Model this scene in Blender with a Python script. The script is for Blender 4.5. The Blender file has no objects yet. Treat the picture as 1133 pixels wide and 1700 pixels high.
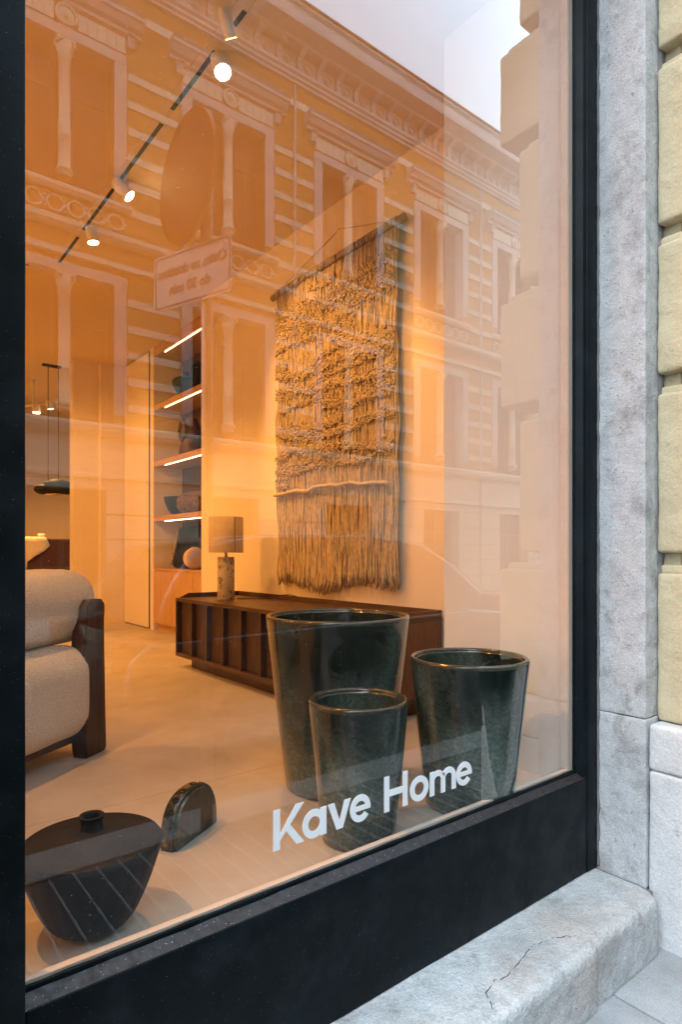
import bpy, bmesh, math, random
from mathutils import Vector, Matrix, noise
import numpy as np
random.seed(7)
R = math.radians
PI = math.pi
scn = bpy.context.scene
COL = scn.collection

# ------------------------------------------------------------------ camera
cam = bpy.data.cameras.new('camera')
camo = bpy.data.objects.new('camera', cam)
COL.objects.link(camo)
camo.location = (0, 0, 0.86)
camo.rotation_euler = (R(90), 0, R(-38.5))
cam.sensor_width = 36
cam.lens = 1037 / 1700 * 36
cam.shift_y = 68 / 1700
cam.clip_start = 0.02
cam.clip_end = 500
scn.camera = camo
# ------------------------------------------------------------------ sky and sun
world = bpy.data.worlds.new('World')
scn.world = world
world.use_nodes = True
wn, wl = world.node_tree.nodes, world.node_tree.links
wn.clear()
wo = wn.new('ShaderNodeOutputWorld')
bg = wn.new('ShaderNodeBackground')
bg.inputs['Strength'].default_value = 0.1
sky = wn.new('ShaderNodeTexSky')
sky.sky_type = 'NISHITA'
sky.sun_disc = False
sky.sun_elevation = R(46)
sky.sun_rotation = R(-118)
sky.dust_density = 3.0
sky.altitude = 100
wmix = wn.new('ShaderNodeMix')
wmix.data_type = 'RGBA'
wmix.inputs['Factor'].default_value = 0.72
wmix.inputs['B'].default_value = (19.4, 26.6, 32.8, 1)     # even overcast veil over the blue
wl.new(sky.outputs['Color'], wmix.inputs['A'])
wl.new(wmix.outputs['Result'], bg.inputs['Color'])
wl.new(bg.outputs['Background'], wo.inputs['Surface'])
sund = bpy.data.lights.new('sun', 'SUN')
sund.energy = 0.9
sund.angle = R(38)
sund.color = (1.0, 0.95, 0.88)
sun = bpy.data.objects.new('sun', sund)
COL.objects.link(sun)
_az, _el = R(-118), R(46)          # towards the sun, from +Y turning to +X
_sd = Vector((math.sin(_az) * math.cos(_el), math.cos(_az) * math.cos(_el), math.sin(_el)))
sun.rotation_euler = _sd.to_track_quat('Z', 'Y').to_euler()
sun.location = (0, 0, 30)
scn.view_settings.view_transform = 'Standard'
scn.view_settings.look = 'None'
scn.view_settings.gamma = 1
scn.view_settings.exposure = 0.85
scn.view_settings.use_curve_mapping = False
scn.render.engine = 'CYCLES'
scn.cycles.use_denoising = True
scn.cycles.denoiser = 'OPENIMAGEDENOISE'
scn.cycles.denoising_input_passes = 'RGB_ALBEDO_NORMAL'
scn.cycles.use_adaptive_sampling = False
scn.cycles.use_guiding = True
scn.cycles.max_bounces = 8
scn.cycles.diffuse_bounces = 6
scn.cycles.glossy_bounces = 4
scn.cycles.transparent_max_bounces = 12
scn.cycles.caustics_reflective = False
scn.cycles.caustics_refractive = False
scn.cycles.sample_clamp_indirect = 4

# ------------------------------------------------------------------ materials
def newmat(name):
    m = bpy.data.materials.new(name)
    m.use_nodes = True
    nt = m.node_tree
    nt.nodes.clear()
    out = nt.nodes.new('ShaderNodeOutputMaterial')
    return m, nt, out

def mk(name, cols, ns=6, detail=6, rough=0.7, rough2=None, bump=(), specks=None, stretch=None,
       coat=0, metal=0, spec=0.5, stains=None, emis=None, rnd=0, coatr=0.05, nrough=0.6, fine=None, voro=None):
    """cols: [(pos, rgb)...] through a noise; bump: [(scale, strength, dist)]; specks: (scale, size, rgb, share)"""
    m, nt, out = newmat(name)
    N, L = nt.nodes, nt.links
    b = N.new('ShaderNodeBsdfPrincipled')
    L.new(b.outputs[0], out.inputs[0])
    tc = N.new('ShaderNodeTexCoord')
    src = tc.outputs['Object']
    mp = N.new('ShaderNodeMapping')
    if stretch: mp.inputs['Scale'].default_value = stretch
    L.new(src, mp.inputs[0])
    def noi(scale, det=detail, rg=nrough, vec=mp, dist=0):
        n = N.new('ShaderNodeTexNoise')
        n.inputs['Scale'].default_value = scale
        n.inputs['Detail'].default_value = det
        n.inputs['Roughness'].default_value = rg
        n.inputs['Distortion'].default_value = dist
        L.new(vec.outputs[0] if hasattr(vec, 'outputs') else vec, n.inputs['Vector'])
        return n.outputs['Fac']
    def mix(f, a, c, mode='MIX'):
        x = N.new('ShaderNodeMix'); x.data_type = 'RGBA'; x.blend_type = mode
        if hasattr(f, 'is_output'): L.new(f, x.inputs['Factor'])
        else: x.inputs['Factor'].default_value = f
        for k, v in (('A', a), ('B', c)):
            if hasattr(v, 'is_output'): L.new(v, x.inputs[k])
            else: x.inputs[k].default_value = (*v, 1)
        return x.outputs['Result']
    def ramp(f, stops):
        r = N.new('ShaderNodeValToRGB')
        while len(r.color_ramp.elements) < len(stops): r.color_ramp.elements.new(0.5)
        for e, (p, c) in zip(r.color_ramp.elements, stops):
            e.position = p; e.color = (*c, 1) if len(c) == 3 else c
        L.new(f, r.inputs[0])
        return r.outputs[0]
    base = ramp(noi(ns), cols) if len(cols) > 1 else None
    if base is None:
        rgb = N.new('ShaderNodeRGB'); rgb.outputs[0].default_value = (*cols[0][1], 1); base = rgb.outputs[0]
    if stains:                       # (scale, lo, hi, rgb, strength)
        for (sc, lo, hi, rgb, st) in stains:
            f = ramp(noi(sc, 8, 0.65, tc.outputs['Object']), [(lo, (0, 0, 0)), (hi, (st, st, st))])
            base = mix(f, base, rgb)
    if fine:
        f = ramp(noi(fine[0], 2), [(0.3, (fine[1],) * 3), (0.7, (fine[2],) * 3)])
        base = mix(1.0, base, f, 'MULTIPLY')
    if specks:
        for (sc, size, rgb, share) in specks:
            v = N.new('ShaderNodeTexVoronoi'); v.inputs['Scale'].default_value = sc
            L.new(tc.outputs['Object'], v.inputs['Vector'])
            f1 = N.new('ShaderNodeMath'); f1.operation = 'LESS_THAN'; f1.inputs[1].default_value = size
            L.new(v.outputs['Distance'], f1.inputs[0])
            sep = N.new('ShaderNodeSeparateColor'); L.new(v.outputs['Color'], sep.inputs[0])
            f2 = N.new('ShaderNodeMath'); f2.operation = 'LESS_THAN'; f2.inputs[1].default_value = share
            L.new(sep.outputs[0], f2.inputs[0])
            f3 = N.new('ShaderNodeMath'); f3.operation = 'MULTIPLY'
            L.new(f1.outputs[0], f3.inputs[0]); L.new(f2.outputs[0], f3.inputs[1])
            base = mix(f3.outputs[0], base, rgb)
    if rnd:
        oi = N.new('ShaderNodeObjectInfo')
        f = ramp(oi.outputs['Random'], [(0, (1 - rnd,) * 3), (1, (1 + rnd * .3,) * 3)])
        base = mix(1.0, base, f, 'MULTIPLY')
    L.new(base, b.inputs['Base Color'])
    if rough2 is not None:
        mr = N.new('ShaderNodeMapRange')
        mr.inputs['From Min'].default_value = .35; mr.inputs['From Max'].default_value = .65
        mr.inputs['To Min'].default_value = rough; mr.inputs['To Max'].default_value = rough2
        L.new(noi(ns * 1.7, 5), mr.inputs[0]); L.new(mr.outputs[0], b.inputs['Roughness'])
    else:
        b.inputs['Roughness'].default_value = rough
    b.inputs['Metallic'].default_value = metal
    b.inputs['Specular IOR Level'].default_value = spec
    b.inputs['Coat Weight'].default_value = coat
    b.inputs['Coat Roughness'].default_value = coatr
    prev = None
    for (sc, st, di) in bump:
        bn = N.new('ShaderNodeBump')
        bn.inputs['Strength'].default_value = st
        bn.inputs['Distance'].default_value = di
        L.new(noi(sc, 4, .6), bn.inputs['Height'])
        if prev: L.new(prev, bn.inputs['Normal'])
        prev = bn.outputs[0]
    if voro:
        v = N.new('ShaderNodeTexVoronoi'); v.inputs['Scale'].default_value = voro[0]
        L.new(tc.outputs['Object'], v.inputs['Vector'])
        bn = N.new('ShaderNodeBump'); bn.inputs['Strength'].default_value = voro[1]; bn.inputs['Distance'].default_value = voro[2]
        L.new(v.outputs['Distance'], bn.inputs['Height'])
        if prev: L.new(prev, bn.inputs['Normal'])
        prev = bn.outputs[0]
    if prev:
        L.new(prev, b.inputs['Normal'])
        if coat: L.new(prev, b.inputs['Coat Normal'])
    if emis:
        b.inputs['Emission Color'].default_value = (*emis[0], 1)
        b.inputs['Emission Strength'].default_value = emis[1]
    return m

def glass_mat():
    """thin insulating glass: mirror share by angle for two surfaces per face of the pane, rest passes straight through"""
    m, nt, out = newmat('window_glass')
    N, L = nt.nodes, nt.links
    g = N.new('ShaderNodeNewGeometry')
    dp = N.new('ShaderNodeVectorMath'); dp.operation = 'DOT_PRODUCT'
    L.new(g.outputs['Normal'], dp.inputs[0]); L.new(g.outputs['Incoming'], dp.inputs[1])
    def mth(op, a, b=None, clamp=False):
        n = N.new('ShaderNodeMath'); n.operation = op; n.use_clamp = clamp
        for i, v in enumerate((a, b)):
            if v is None: continue
            if hasattr(v, 'is_output'): L.new(v, n.inputs[i])
            else: n.inputs[i].default_value = v
        return n.outputs[0]
    c = mth('ABSOLUTE', dp.outputs['Value'])
    f = mth('POWER', mth('SUBTRACT', 1.0, c, True), 4.3)
    F = mth('ADD', mth('MULTIPLY', f, 0.957), 0.043)
    RR = mth('MULTIPLY', mth('MULTIPLY', F, 2.15), mth('SUBTRACT', 1.0, g.outputs['Backfacing']))
    t = N.new('ShaderNodeBsdfTransparent'); t.inputs[0].default_value = (0.985, 0.99, 0.985, 1)
    gl = N.new('ShaderNodeBsdfGlossy'); gl.inputs['Roughness'].default_value = 0.0
    gl.inputs['Color'].default_value = (1, 1, 1, 1)
    mx = N.new('ShaderNodeMixShader')
    L.new(RR, mx.inputs[0]); L.new(t.outputs[0], mx.inputs[1]); L.new(gl.outputs[0], mx.inputs[2])
    # sparse dust and dried drops on the pane
    tc = N.new('ShaderNodeTexCoord'); masks = []
    for sc, sz, share in ((38, .035, .10), (120, .10, .05)):
        v = N.new('ShaderNodeTexVoronoi'); v.inputs['Scale'].default_value = sc; L.new(tc.outputs['Object'], v.inputs['Vector'])
        sp = N.new('ShaderNodeSeparateColor'); L.new(v.outputs['Color'], sp.inputs[0])
        masks.append(mth('MULTIPLY', mth('LESS_THAN', v.outputs['Distance'], sz), mth('LESS_THAN', sp.outputs[0], share)))
    dust = mth('MULTIPLY', mth('MAXIMUM', masks[0], masks[1]), .55)
    df = N.new('ShaderNodeBsdfDiffuse'); df.inputs['Color'].default_value = (.6, .6, .6, 1)
    m2 = N.new('ShaderNodeMixShader'); L.new(dust, m2.inputs[0]); L.new(mx.outputs[0], m2.inputs[1]); L.new(df.outputs[0], m2.inputs[2])
    L.new(m2.outputs[0], out.inputs[0])
    return m

M_ = {}
M_['glass'] = glass_mat()
M_['black_paint'] = mk('black_paint', [(0.3, (.0012, .0030, .0045)), (0.7, (.0024, .0055, .0078))], ns=9, rough=.42, rough2=.55, spec=.13,
    bump=[(120, .12, .002), (9, .1, .01)], specks=[(330, .15, (.22, .24, .26), .04), (95, .055, (.33, .35, .37), .10)], stains=[(7, .50, .75, (.014, .019, .023), .7), (2.2, .5, .7, (.012, .017, .02), .6)])
M_['ledge_paint'] = mk('ledge_paint', [(0.35, (.011, .008, .008)), (0.65, (.024, .017, .017))], ns=30, rough=.4, rough2=.7,
    bump=[(160, .3, .002)], specks=[(260, .2, (.35, .34, .34), .13), (90, .08, (.45, .45, .47), .2)])
M_['jamb_stone'] = mk('jamb_stone', [(0.25, (.40, .40, .405)), (0.5, (.52, .52, .53)), (0.72, (.60, .605, .615))], ns=22, detail=12, rough=.88, nrough=.72,
    bump=[(170, .7, .004), (50, .5, .006)], stains=[(4.5, .52, .66, (.22, .215, .22), .6), (16, .56, .68, (.24, .22, .21), .6), (3.1, .54, .70, (.40, .36, .31), .5), (42, .62, .70, (.15, .135, .13), .65), (95, .66, .72, (.08, .07, .07), .7)],
    specks=[(38, .075, (.06, .045, .04), .16)], fine=(190, .78, 1.16))
M_['step_stone'] = mk('step_stone', [(0.25, (.37, .375, .38)), (0.5, (.50, .505, .51)), (0.72, (.60, .605, .61))], ns=18, detail=12, rough=.9, nrough=.72,
    bump=[(130, .8, .005), (36, .6, .01)], stains=[(4, .50, .66, (.32, .30, .28), .6), (14, .55, .68, (.27, .26, .26), .6), (2.3, .54, .70, (.46, .37, .31), .5), (50, .62, .70, (.17, .16, .16), .6), (110, .66, .72, (.10, .09, .09), .6)],
    specks=[(45, .07, (.07, .06, .06), .14)], fine=(170, .76, 1.16))
M_['white_plinth'] = mk('white_plinth', [(0.3, (.56, .565, .575)), (0.7, (.70, .705, .715))], ns=5, detail=9, rough=.85,
    bump=[(110, .6, .004), (18, .5, .01)], stains=[(5, .55, .72, (.42, .40, .39), .5), (9, .60, .74, (.36, .31, .29), .5), (34, .66, .72, (.26, .12, .09), .5)], fine=(150, .84, 1.08))
M_['mortar'] = mk('mortar', [(0.3, (.13, .12, .12)), (0.7, (.24, .22, .22))], ns=20, rough=.95, bump=[(150, .8, .006)])
M_['yellow_stucco'] = mk('yellow_stucco', [(0.3, (.53, .43, .27)), (0.7, (.60, .50, .325))], ns=6, detail=10, rough=.8,
    bump=[(150, .35, .003), (14, .6, .014), (45, .5, .005)], fine=(120, .92, 1.05), stains=[(3, .60, .78, (.44, .35, .21), .5), (9, .66, .76, (.40, .30, .16), .35)], specks=[(40, .045, (.10, .06, .03), .08)])
M_['pavement'] = mk('pavement', [(0.3, (.27, .27, .275)), (0.7, (.42, .42, .425))], ns=6, detail=10, rough=.9, bump=[(90, .6, .006), (20, .4, .01)],
    stains=[(3, .55, .75, (.30, .24, .20), .5), (12, .62, .72, (.17, .17, .18), .6)], fine=(220, .8, 1.12))
M_['kerb'] = mk('kerb', [(0.3, (.22, .225, .23)), (0.7, (.33, .33, .335))], ns=6, rough=.85, bump=[(80, .4, .006)], fine=(200, .85, 1.1))
M_['rib_stone'] = mk('rib_stone', [(0.3, (.045, .046, .05)), (0.7, (.075, .076, .08))], ns=8, rough=.85, bump=[(90, .4, .004)])
M_['rib_line'] = mk('rib_line', [(0.3, (.20, .21, .22)), (0.7, (.30, .31, .32))], ns=12, rough=.8)
M_['asphalt'] = mk('asphalt', [(0.3, (.035, .036, .04)), (0.7, (.065, .066, .07))], ns=14, detail=9, rough=.9, bump=[(120, .6, .006)], fine=(260, .7, 1.3))
# opposite house
M_['ochre_stucco'] = mk('ochre_stucco', [(0.3, (.50, .25, .075)), (0.7, (.62, .34, .11))], ns=9, detail=10, rough=.95, bump=[(30, .9, .03)], fine=(16, .66, 1.2))
M_['cream_render'] = mk('cream_render', [(0.3, (.74, .65, .50)), (0.7, (.84, .76, .61))], ns=2, detail=8, rough=.85, stains=[(1.2, .55, .75, (.40, .31, .22), .6)], bump=[(20, .2, .01)])
M_['lilac_render'] = mk('lilac_render', [(0.3, (.52, .47, .44)), (0.7, (.68, .63, .60))], ns=2, detail=8, rough=.85, stains=[(1.1, .50, .72, (.26, .22, .20), .6)], bump=[(20, .2, .01)])
M_['roof_edge'] = mk('roof_edge', [(0.3, (.10, .06, .045)), (0.7, (.16, .09, .06))], ns=3, rough=.6)
M_['sash'] = mk('sash', [(0.3, (.10, .065, .045)), (0.7, (.14, .09, .06))], ns=5, rough=.5)
M_['far_pane'] = mk('far_pane', [(0.3, (.006, .007, .008)), (0.7, (.025, .027, .03))], ns=1.2, rough=.08, spec=.2)
M_['lace'] = mk('lace', [(0.3, (.5, .5, .52)), (0.7, (.72, .72, .72))], ns=10, rough=.9)
# interior
M_['plaster'] = mk('plaster', [(0.3, (.70, .60, .47)), (0.7, (.75, .65, .52))], ns=1.5, detail=8, rough=.9, bump=[(190, .35, .003), (30, .15, .004)])
M_['pier_plaster_daylit'] = mk('pier_plaster_daylit', [(0.3, (.66, .63, .60)), (0.7, (.70, .67, .64))], ns=1.5, detail=8, rough=.9, bump=[(190, .35, .003), (30, .15, .004)])  # whiter copy of the wall plaster, daylight on the pier put into its colour
M_['ceiling'] = mk('ceiling', [(0.3, (.70, .57, .38)), (0.7, (.74, .61, .42))], ns=1.5, rough=.95)
M_['concrete_floor'] = mk('concrete_floor', [(0.3, (.45, .395, .33)), (0.5, (.51, .455, .39)), (0.7, (.56, .505, .44))], ns=2.2, detail=9, rough=.38, rough2=.6, spec=.4,
    stains=[(1.3, .42, .66, (.39, .32, .25), .7), (6, .54, .70, (.42, .35, .28), .45), (22, .60, .70, (.40, .34, .28), .3)], bump=[(60, .04, .002)])
M_['sill_white'] = mk('sill_white', [(0.3, (.66, .56, .48)), (0.7, (.74, .64, .56))], ns=6, rough=.6)
M_['walnut'] = mk('walnut', [(0.3, (.036, .016, .007)), (0.5, (.066, .030, .014)), (0.7, (.10, .048, .022))], ns=9, detail=9, rough=.32, rough2=.5, stretch=(6, .6, 6), bump=[(20, .12, .002)])
M_['walnut_vert'] = mk('walnut_vert', [(0.3, (.024, .011, .006)), (0.5, (.045, .02, .011)), (0.7, (.075, .034, .018))], ns=9, detail=9, rough=.4, rough2=.6, stretch=(6, 6, .6), bump=[(20, .15, .002)])
M_['walnut_end'] = mk('walnut_end', [(0.3, (.075, .030, .012)), (0.5, (.12, .050, .021)), (0.7, (.17, .075, .033))], ns=9, detail=9, rough=.32, rough2=.5, stretch=(6, 6, .6), bump=[(20, .12, .002)])
M_['oak'] = mk('oak', [(0.3, (.42, .24, .10)), (0.5, (.50, .30, .135)), (0.7, (.57, .36, .17))], ns=8, detail=8, rough=.5, stretch=(7, 7, .5), bump=[(30, .1, .002)])
M_['oak_shelf'] = mk('oak_shelf', [(0.3, (.40, .22, .09)), (0.7, (.54, .33, .15))], ns=8, detail=8, rough=.5, stretch=(7, .5, 7))
M_['dark_laminate'] = mk('dark_laminate', [(0.3, (.06, .03, .018)), (0.7, (.09, .045, .025))], ns=4, rough=.6)
M_['boucle'] = mk('boucle', [(0.3, (.66, .58, .48)), (0.7, (.80, .73, .62))], ns=120, detail=3, rough=.98, voro=(170, .8, .006), bump=[(16, .25, .01)])
M_['cotton'] = mk('cotton', [(0.3, (.38, .29, .18)), (0.7, (.56, .445, .29))], ns=40, detail=4, rough=.95, bump=[(300, .5, .003)])
M_['rope'] = mk('rope', [(0.3, (.42, .33, .22)), (0.7, (.58, .48, .34))], ns=40, detail=4, rough=.95, bump=[(200, .5, .003)])
M_['raw_wood'] = mk('raw_wood', [(0.3, (.14, .08, .045)), (0.7, (.27, .17, .10))], ns=12, rough=.8, bump=[(60, .4, .004)])
M_['black_matte'] = mk('black_matte', [(0.3, (.004, .004, .005)), (0.7, (.008, .008, .010))], ns=30, rough=.62, spec=.25, bump=[(160, .35, .003)], specks=[(120, .07, (.25, .25, .27), .05)])
M_['green_marble'] = mk('green_marble', [(0.30, (.010, .014, .010)), (0.48, (.035, .042, .030)), (0.58, (.10, .095, .06)), (0.68, (.22, .23, .20))], ns=22, detail=8, rough=.16, spec=.6,
    stains=[(14, .60, .66, (.35, .36, .34), .7)])
M_['brown_marble'] = mk('brown_marble', [(0.30, (.030, .025, .018)), (0.52, (.06, .052, .038)), (0.7, (.10, .085, .06))], ns=40, detail=6, rough=.3, stretch=(1, 1, .6))
M_['hole'] = mk('hole', [(0, (.003, .003, .003))], rough=.9)
M_['dark_metal'] = mk('dark_metal', [(0.3, (.02, .02, .02)), (0.7, (.035, .033, .03))], ns=8, rough=.4, metal=.6)
M_['white_metal'] = mk('white_metal', [(0.3, (.70, .64, .56)), (0.7, (.76, .70, .62))], ns=4, rough=.5)
M_['lamp_glow'] = mk('lamp_glow', [(0, (1, .9, .75))], emis=((1, .80, .50), 28), rough=.5)
M_['led_glow'] = mk('led_glow', [(0, (1, .85, .65))], emis=((1, .60, .28), 6), rough=.5)
M_['slot_black'] = mk('slot_black', [(0, (.012, .01, .01))], rough=.6)
M_['linen'] = mk('linen', [(0.3, (.42, .32, .22)), (0.7, (.50, .39, .28))], ns=60, rough=.95, stretch=(1, 1, 5), bump=[(120, .2, .002)])
M_['terrazzo'] = mk('terrazzo', [(0.3, (.48, .40, .31)), (0.7, (.60, .52, .42))], ns=14, rough=.5, stains=[(26, .53, .58, (.17, .13, .10), .9), (45, .60, .64, (.25, .20, .15), .8)])
M_['brass'] = mk('brass', [(0.3, (.45, .30, .13)), (0.7, (.55, .38, .17))], ns=9, rough=.35, metal=.9)
M_['fur'] = mk('fur', [(0.3, (.05, .025, .012)), (0.7, (.22, .13, .065))], ns=30, rough=.95, bump=[(60, .9, .01)])
M_['rattan'] = mk('rattan', [(0.3, (.30, .20, .11)), (0.7, (.40, .28, .16))], ns=60, rough=.8, voro=(120, .8, .004))
M_['pale_wood'] = mk('pale_wood', [(0.3, (.52, .38, .24)), (0.7, (.62, .48, .32))], ns=8, rough=.45, stretch=(1, 1, 5))
M_['dark_red'] = mk('dark_red', [(0.3, (.05, .015, .012)), (0.7, (.10, .035, .025))], ns=10, rough=.5, bump=[(30, .4, .01)])
M_['cloth'] = mk('cloth', [(0.3, (.58, .50, .40)), (0.7, (.66, .58, .48))], ns=20, rough=.95)
M_['dark_cloth'] = mk('dark_cloth', [(0.3, (.05, .02, .02)), (0.7, (.08, .035, .03))], ns=20, rough=.95)
M_['vinyl'] = mk('vinyl', [(0, (.80, .81, .83))], rough=.45)
M_['sign_white'] = mk('sign_white', [(0.3, (.76, .76, .75)), (0.7, (.82, .82, .81))], ns=3, rough=.4)
M_['sign_black'] = mk('sign_black', [(0, (.02, .02, .02))], rough=.4)
M_['sign_blue'] = mk('sign_blue', [(0, (.006, .015, .06))], rough=.9, spec=.02)
M_['sign_red'] = mk('sign_red', [(0, (.045, .006, .006))], rough=.9, spec=.02)
M_['galvanised'] = mk('galvanised', [(0.3, (.20, .205, .21)), (0.7, (.30, .31, .32))], ns=20, rough=.45, metal=.8)
M_['car_dark'] = mk('car_dark', [(0, (.018, .020, .026))], rough=.25, coat=1, spec=.6)
M_['car_silver'] = mk('car_silver', [(0, (.22, .23, .25))], rough=.3, metal=.5, coat=1)
M_['car_glass'] = mk('car_glass', [(0, (.01, .012, .014))], rough=.04, spec=.8)
M_['tyre'] = mk('tyre', [(0, (.02, .02, .02))], rough=.85)
M_['car_lamp'] = mk('car_lamp', [(0, (.7, .72, .75))], rough=.1, spec=.8)
M_['car_tail'] = mk('car_tail', [(0, (.35, .01, .01))], rough=.15)

def pot_mat():
    m = mk('pot_glaze', [(0, (0, 0, 0))], rough=.12, coat=.6, coatr=.04, bump=[(14, .10, .01), (150, .06, .002)])
    nt = m.node_tree; N, L = nt.nodes, nt.links
    b = next(n for n in N if n.type == 'BSDF_PRINCIPLED')
    tc = next(n for n in N if n.type == 'TEX_COORD')
    def ramp(f, stops):
        r = N.new('ShaderNodeValToRGB')
        while len(r.color_ramp.elements) < len(stops): r.color_ramp.elements.new(.5)
        for e, (p, c) in zip(r.color_ramp.elements, stops): e.position = p; e.color = (*c, 1)
        L.new(f, r.inputs[0]); return r.outputs[0]
    n1 = N.new('ShaderNodeTexNoise'); n1.inputs['Scale'].default_value = 3.2; n1.inputs['Detail'].default_value = 5; n1.inputs['Distortion'].default_value = .6
    mp = N.new('ShaderNodeMapping'); mp.inputs['Scale'].default_value = (1, 1, .55)
    L.new(tc.outputs['Object'], mp.inputs[0]); L.new(mp.outputs[0], n1.inputs['Vector'])
    n2 = N.new('ShaderNodeTexNoise'); n2.inputs['Scale'].default_value = 90; n2.inputs['Detail'].default_value = 4
    L.new(tc.outputs['Object'], n2.inputs['Vector'])
    mott = ramp(n2.outputs['Fac'], [(.34, (.048, .068, .056)), (.50, (.072, .098, .080)), (.68, (.115, .145, .12))])
    sp = N.new('ShaderNodeSeparateXYZ'); L.new(tc.outputs['Object'], sp.inputs[0])
    hz = N.new('ShaderNodeMapRange'); hz.inputs['From Min'].default_value = .10; hz.inputs['From Max'].default_value = .55
    hz.inputs['To Min'].default_value = .20; hz.inputs['To Max'].default_value = -.07
    L.new(sp.outputs[2], hz.inputs[0])
    ad = N.new('ShaderNodeMath'); ad.operation = 'ADD'; L.new(n1.outputs['Fac'], ad.inputs[0]); L.new(hz.outputs[0], ad.inputs[1])
    fac = ramp(ad.outputs[0], [(.40, (0, 0, 0)), (.60, (1, 1, 1))])
    mx = N.new('ShaderNodeMix'); mx.data_type = 'RGBA'
    L.new(fac, mx.inputs['Factor']); mx.inputs['A'].default_value = (.0065, .011, .009, 1); L.new(mott, mx.inputs['B'])
    L.new(mx.outputs['Result'], b.inputs['Base Color'])
    mr = N.new('ShaderNodeMapRange'); mr.inputs['To Min'].default_value = .10; mr.inputs['To Max'].default_value = .30
    L.new(n1.outputs['Fac'], mr.inputs[0]); L.new(mr.outputs[0], b.inputs['Roughness'])
    return m
M_['pot_glaze'] = pot_mat()
M_['pot_rim'] = mk('pot_rim', [(0.3, (.022, .026, .018)), (0.7, (.07, .062, .040))], ns=50, rough=.16, coat=.4, bump=[(60, .15, .003)])

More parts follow.
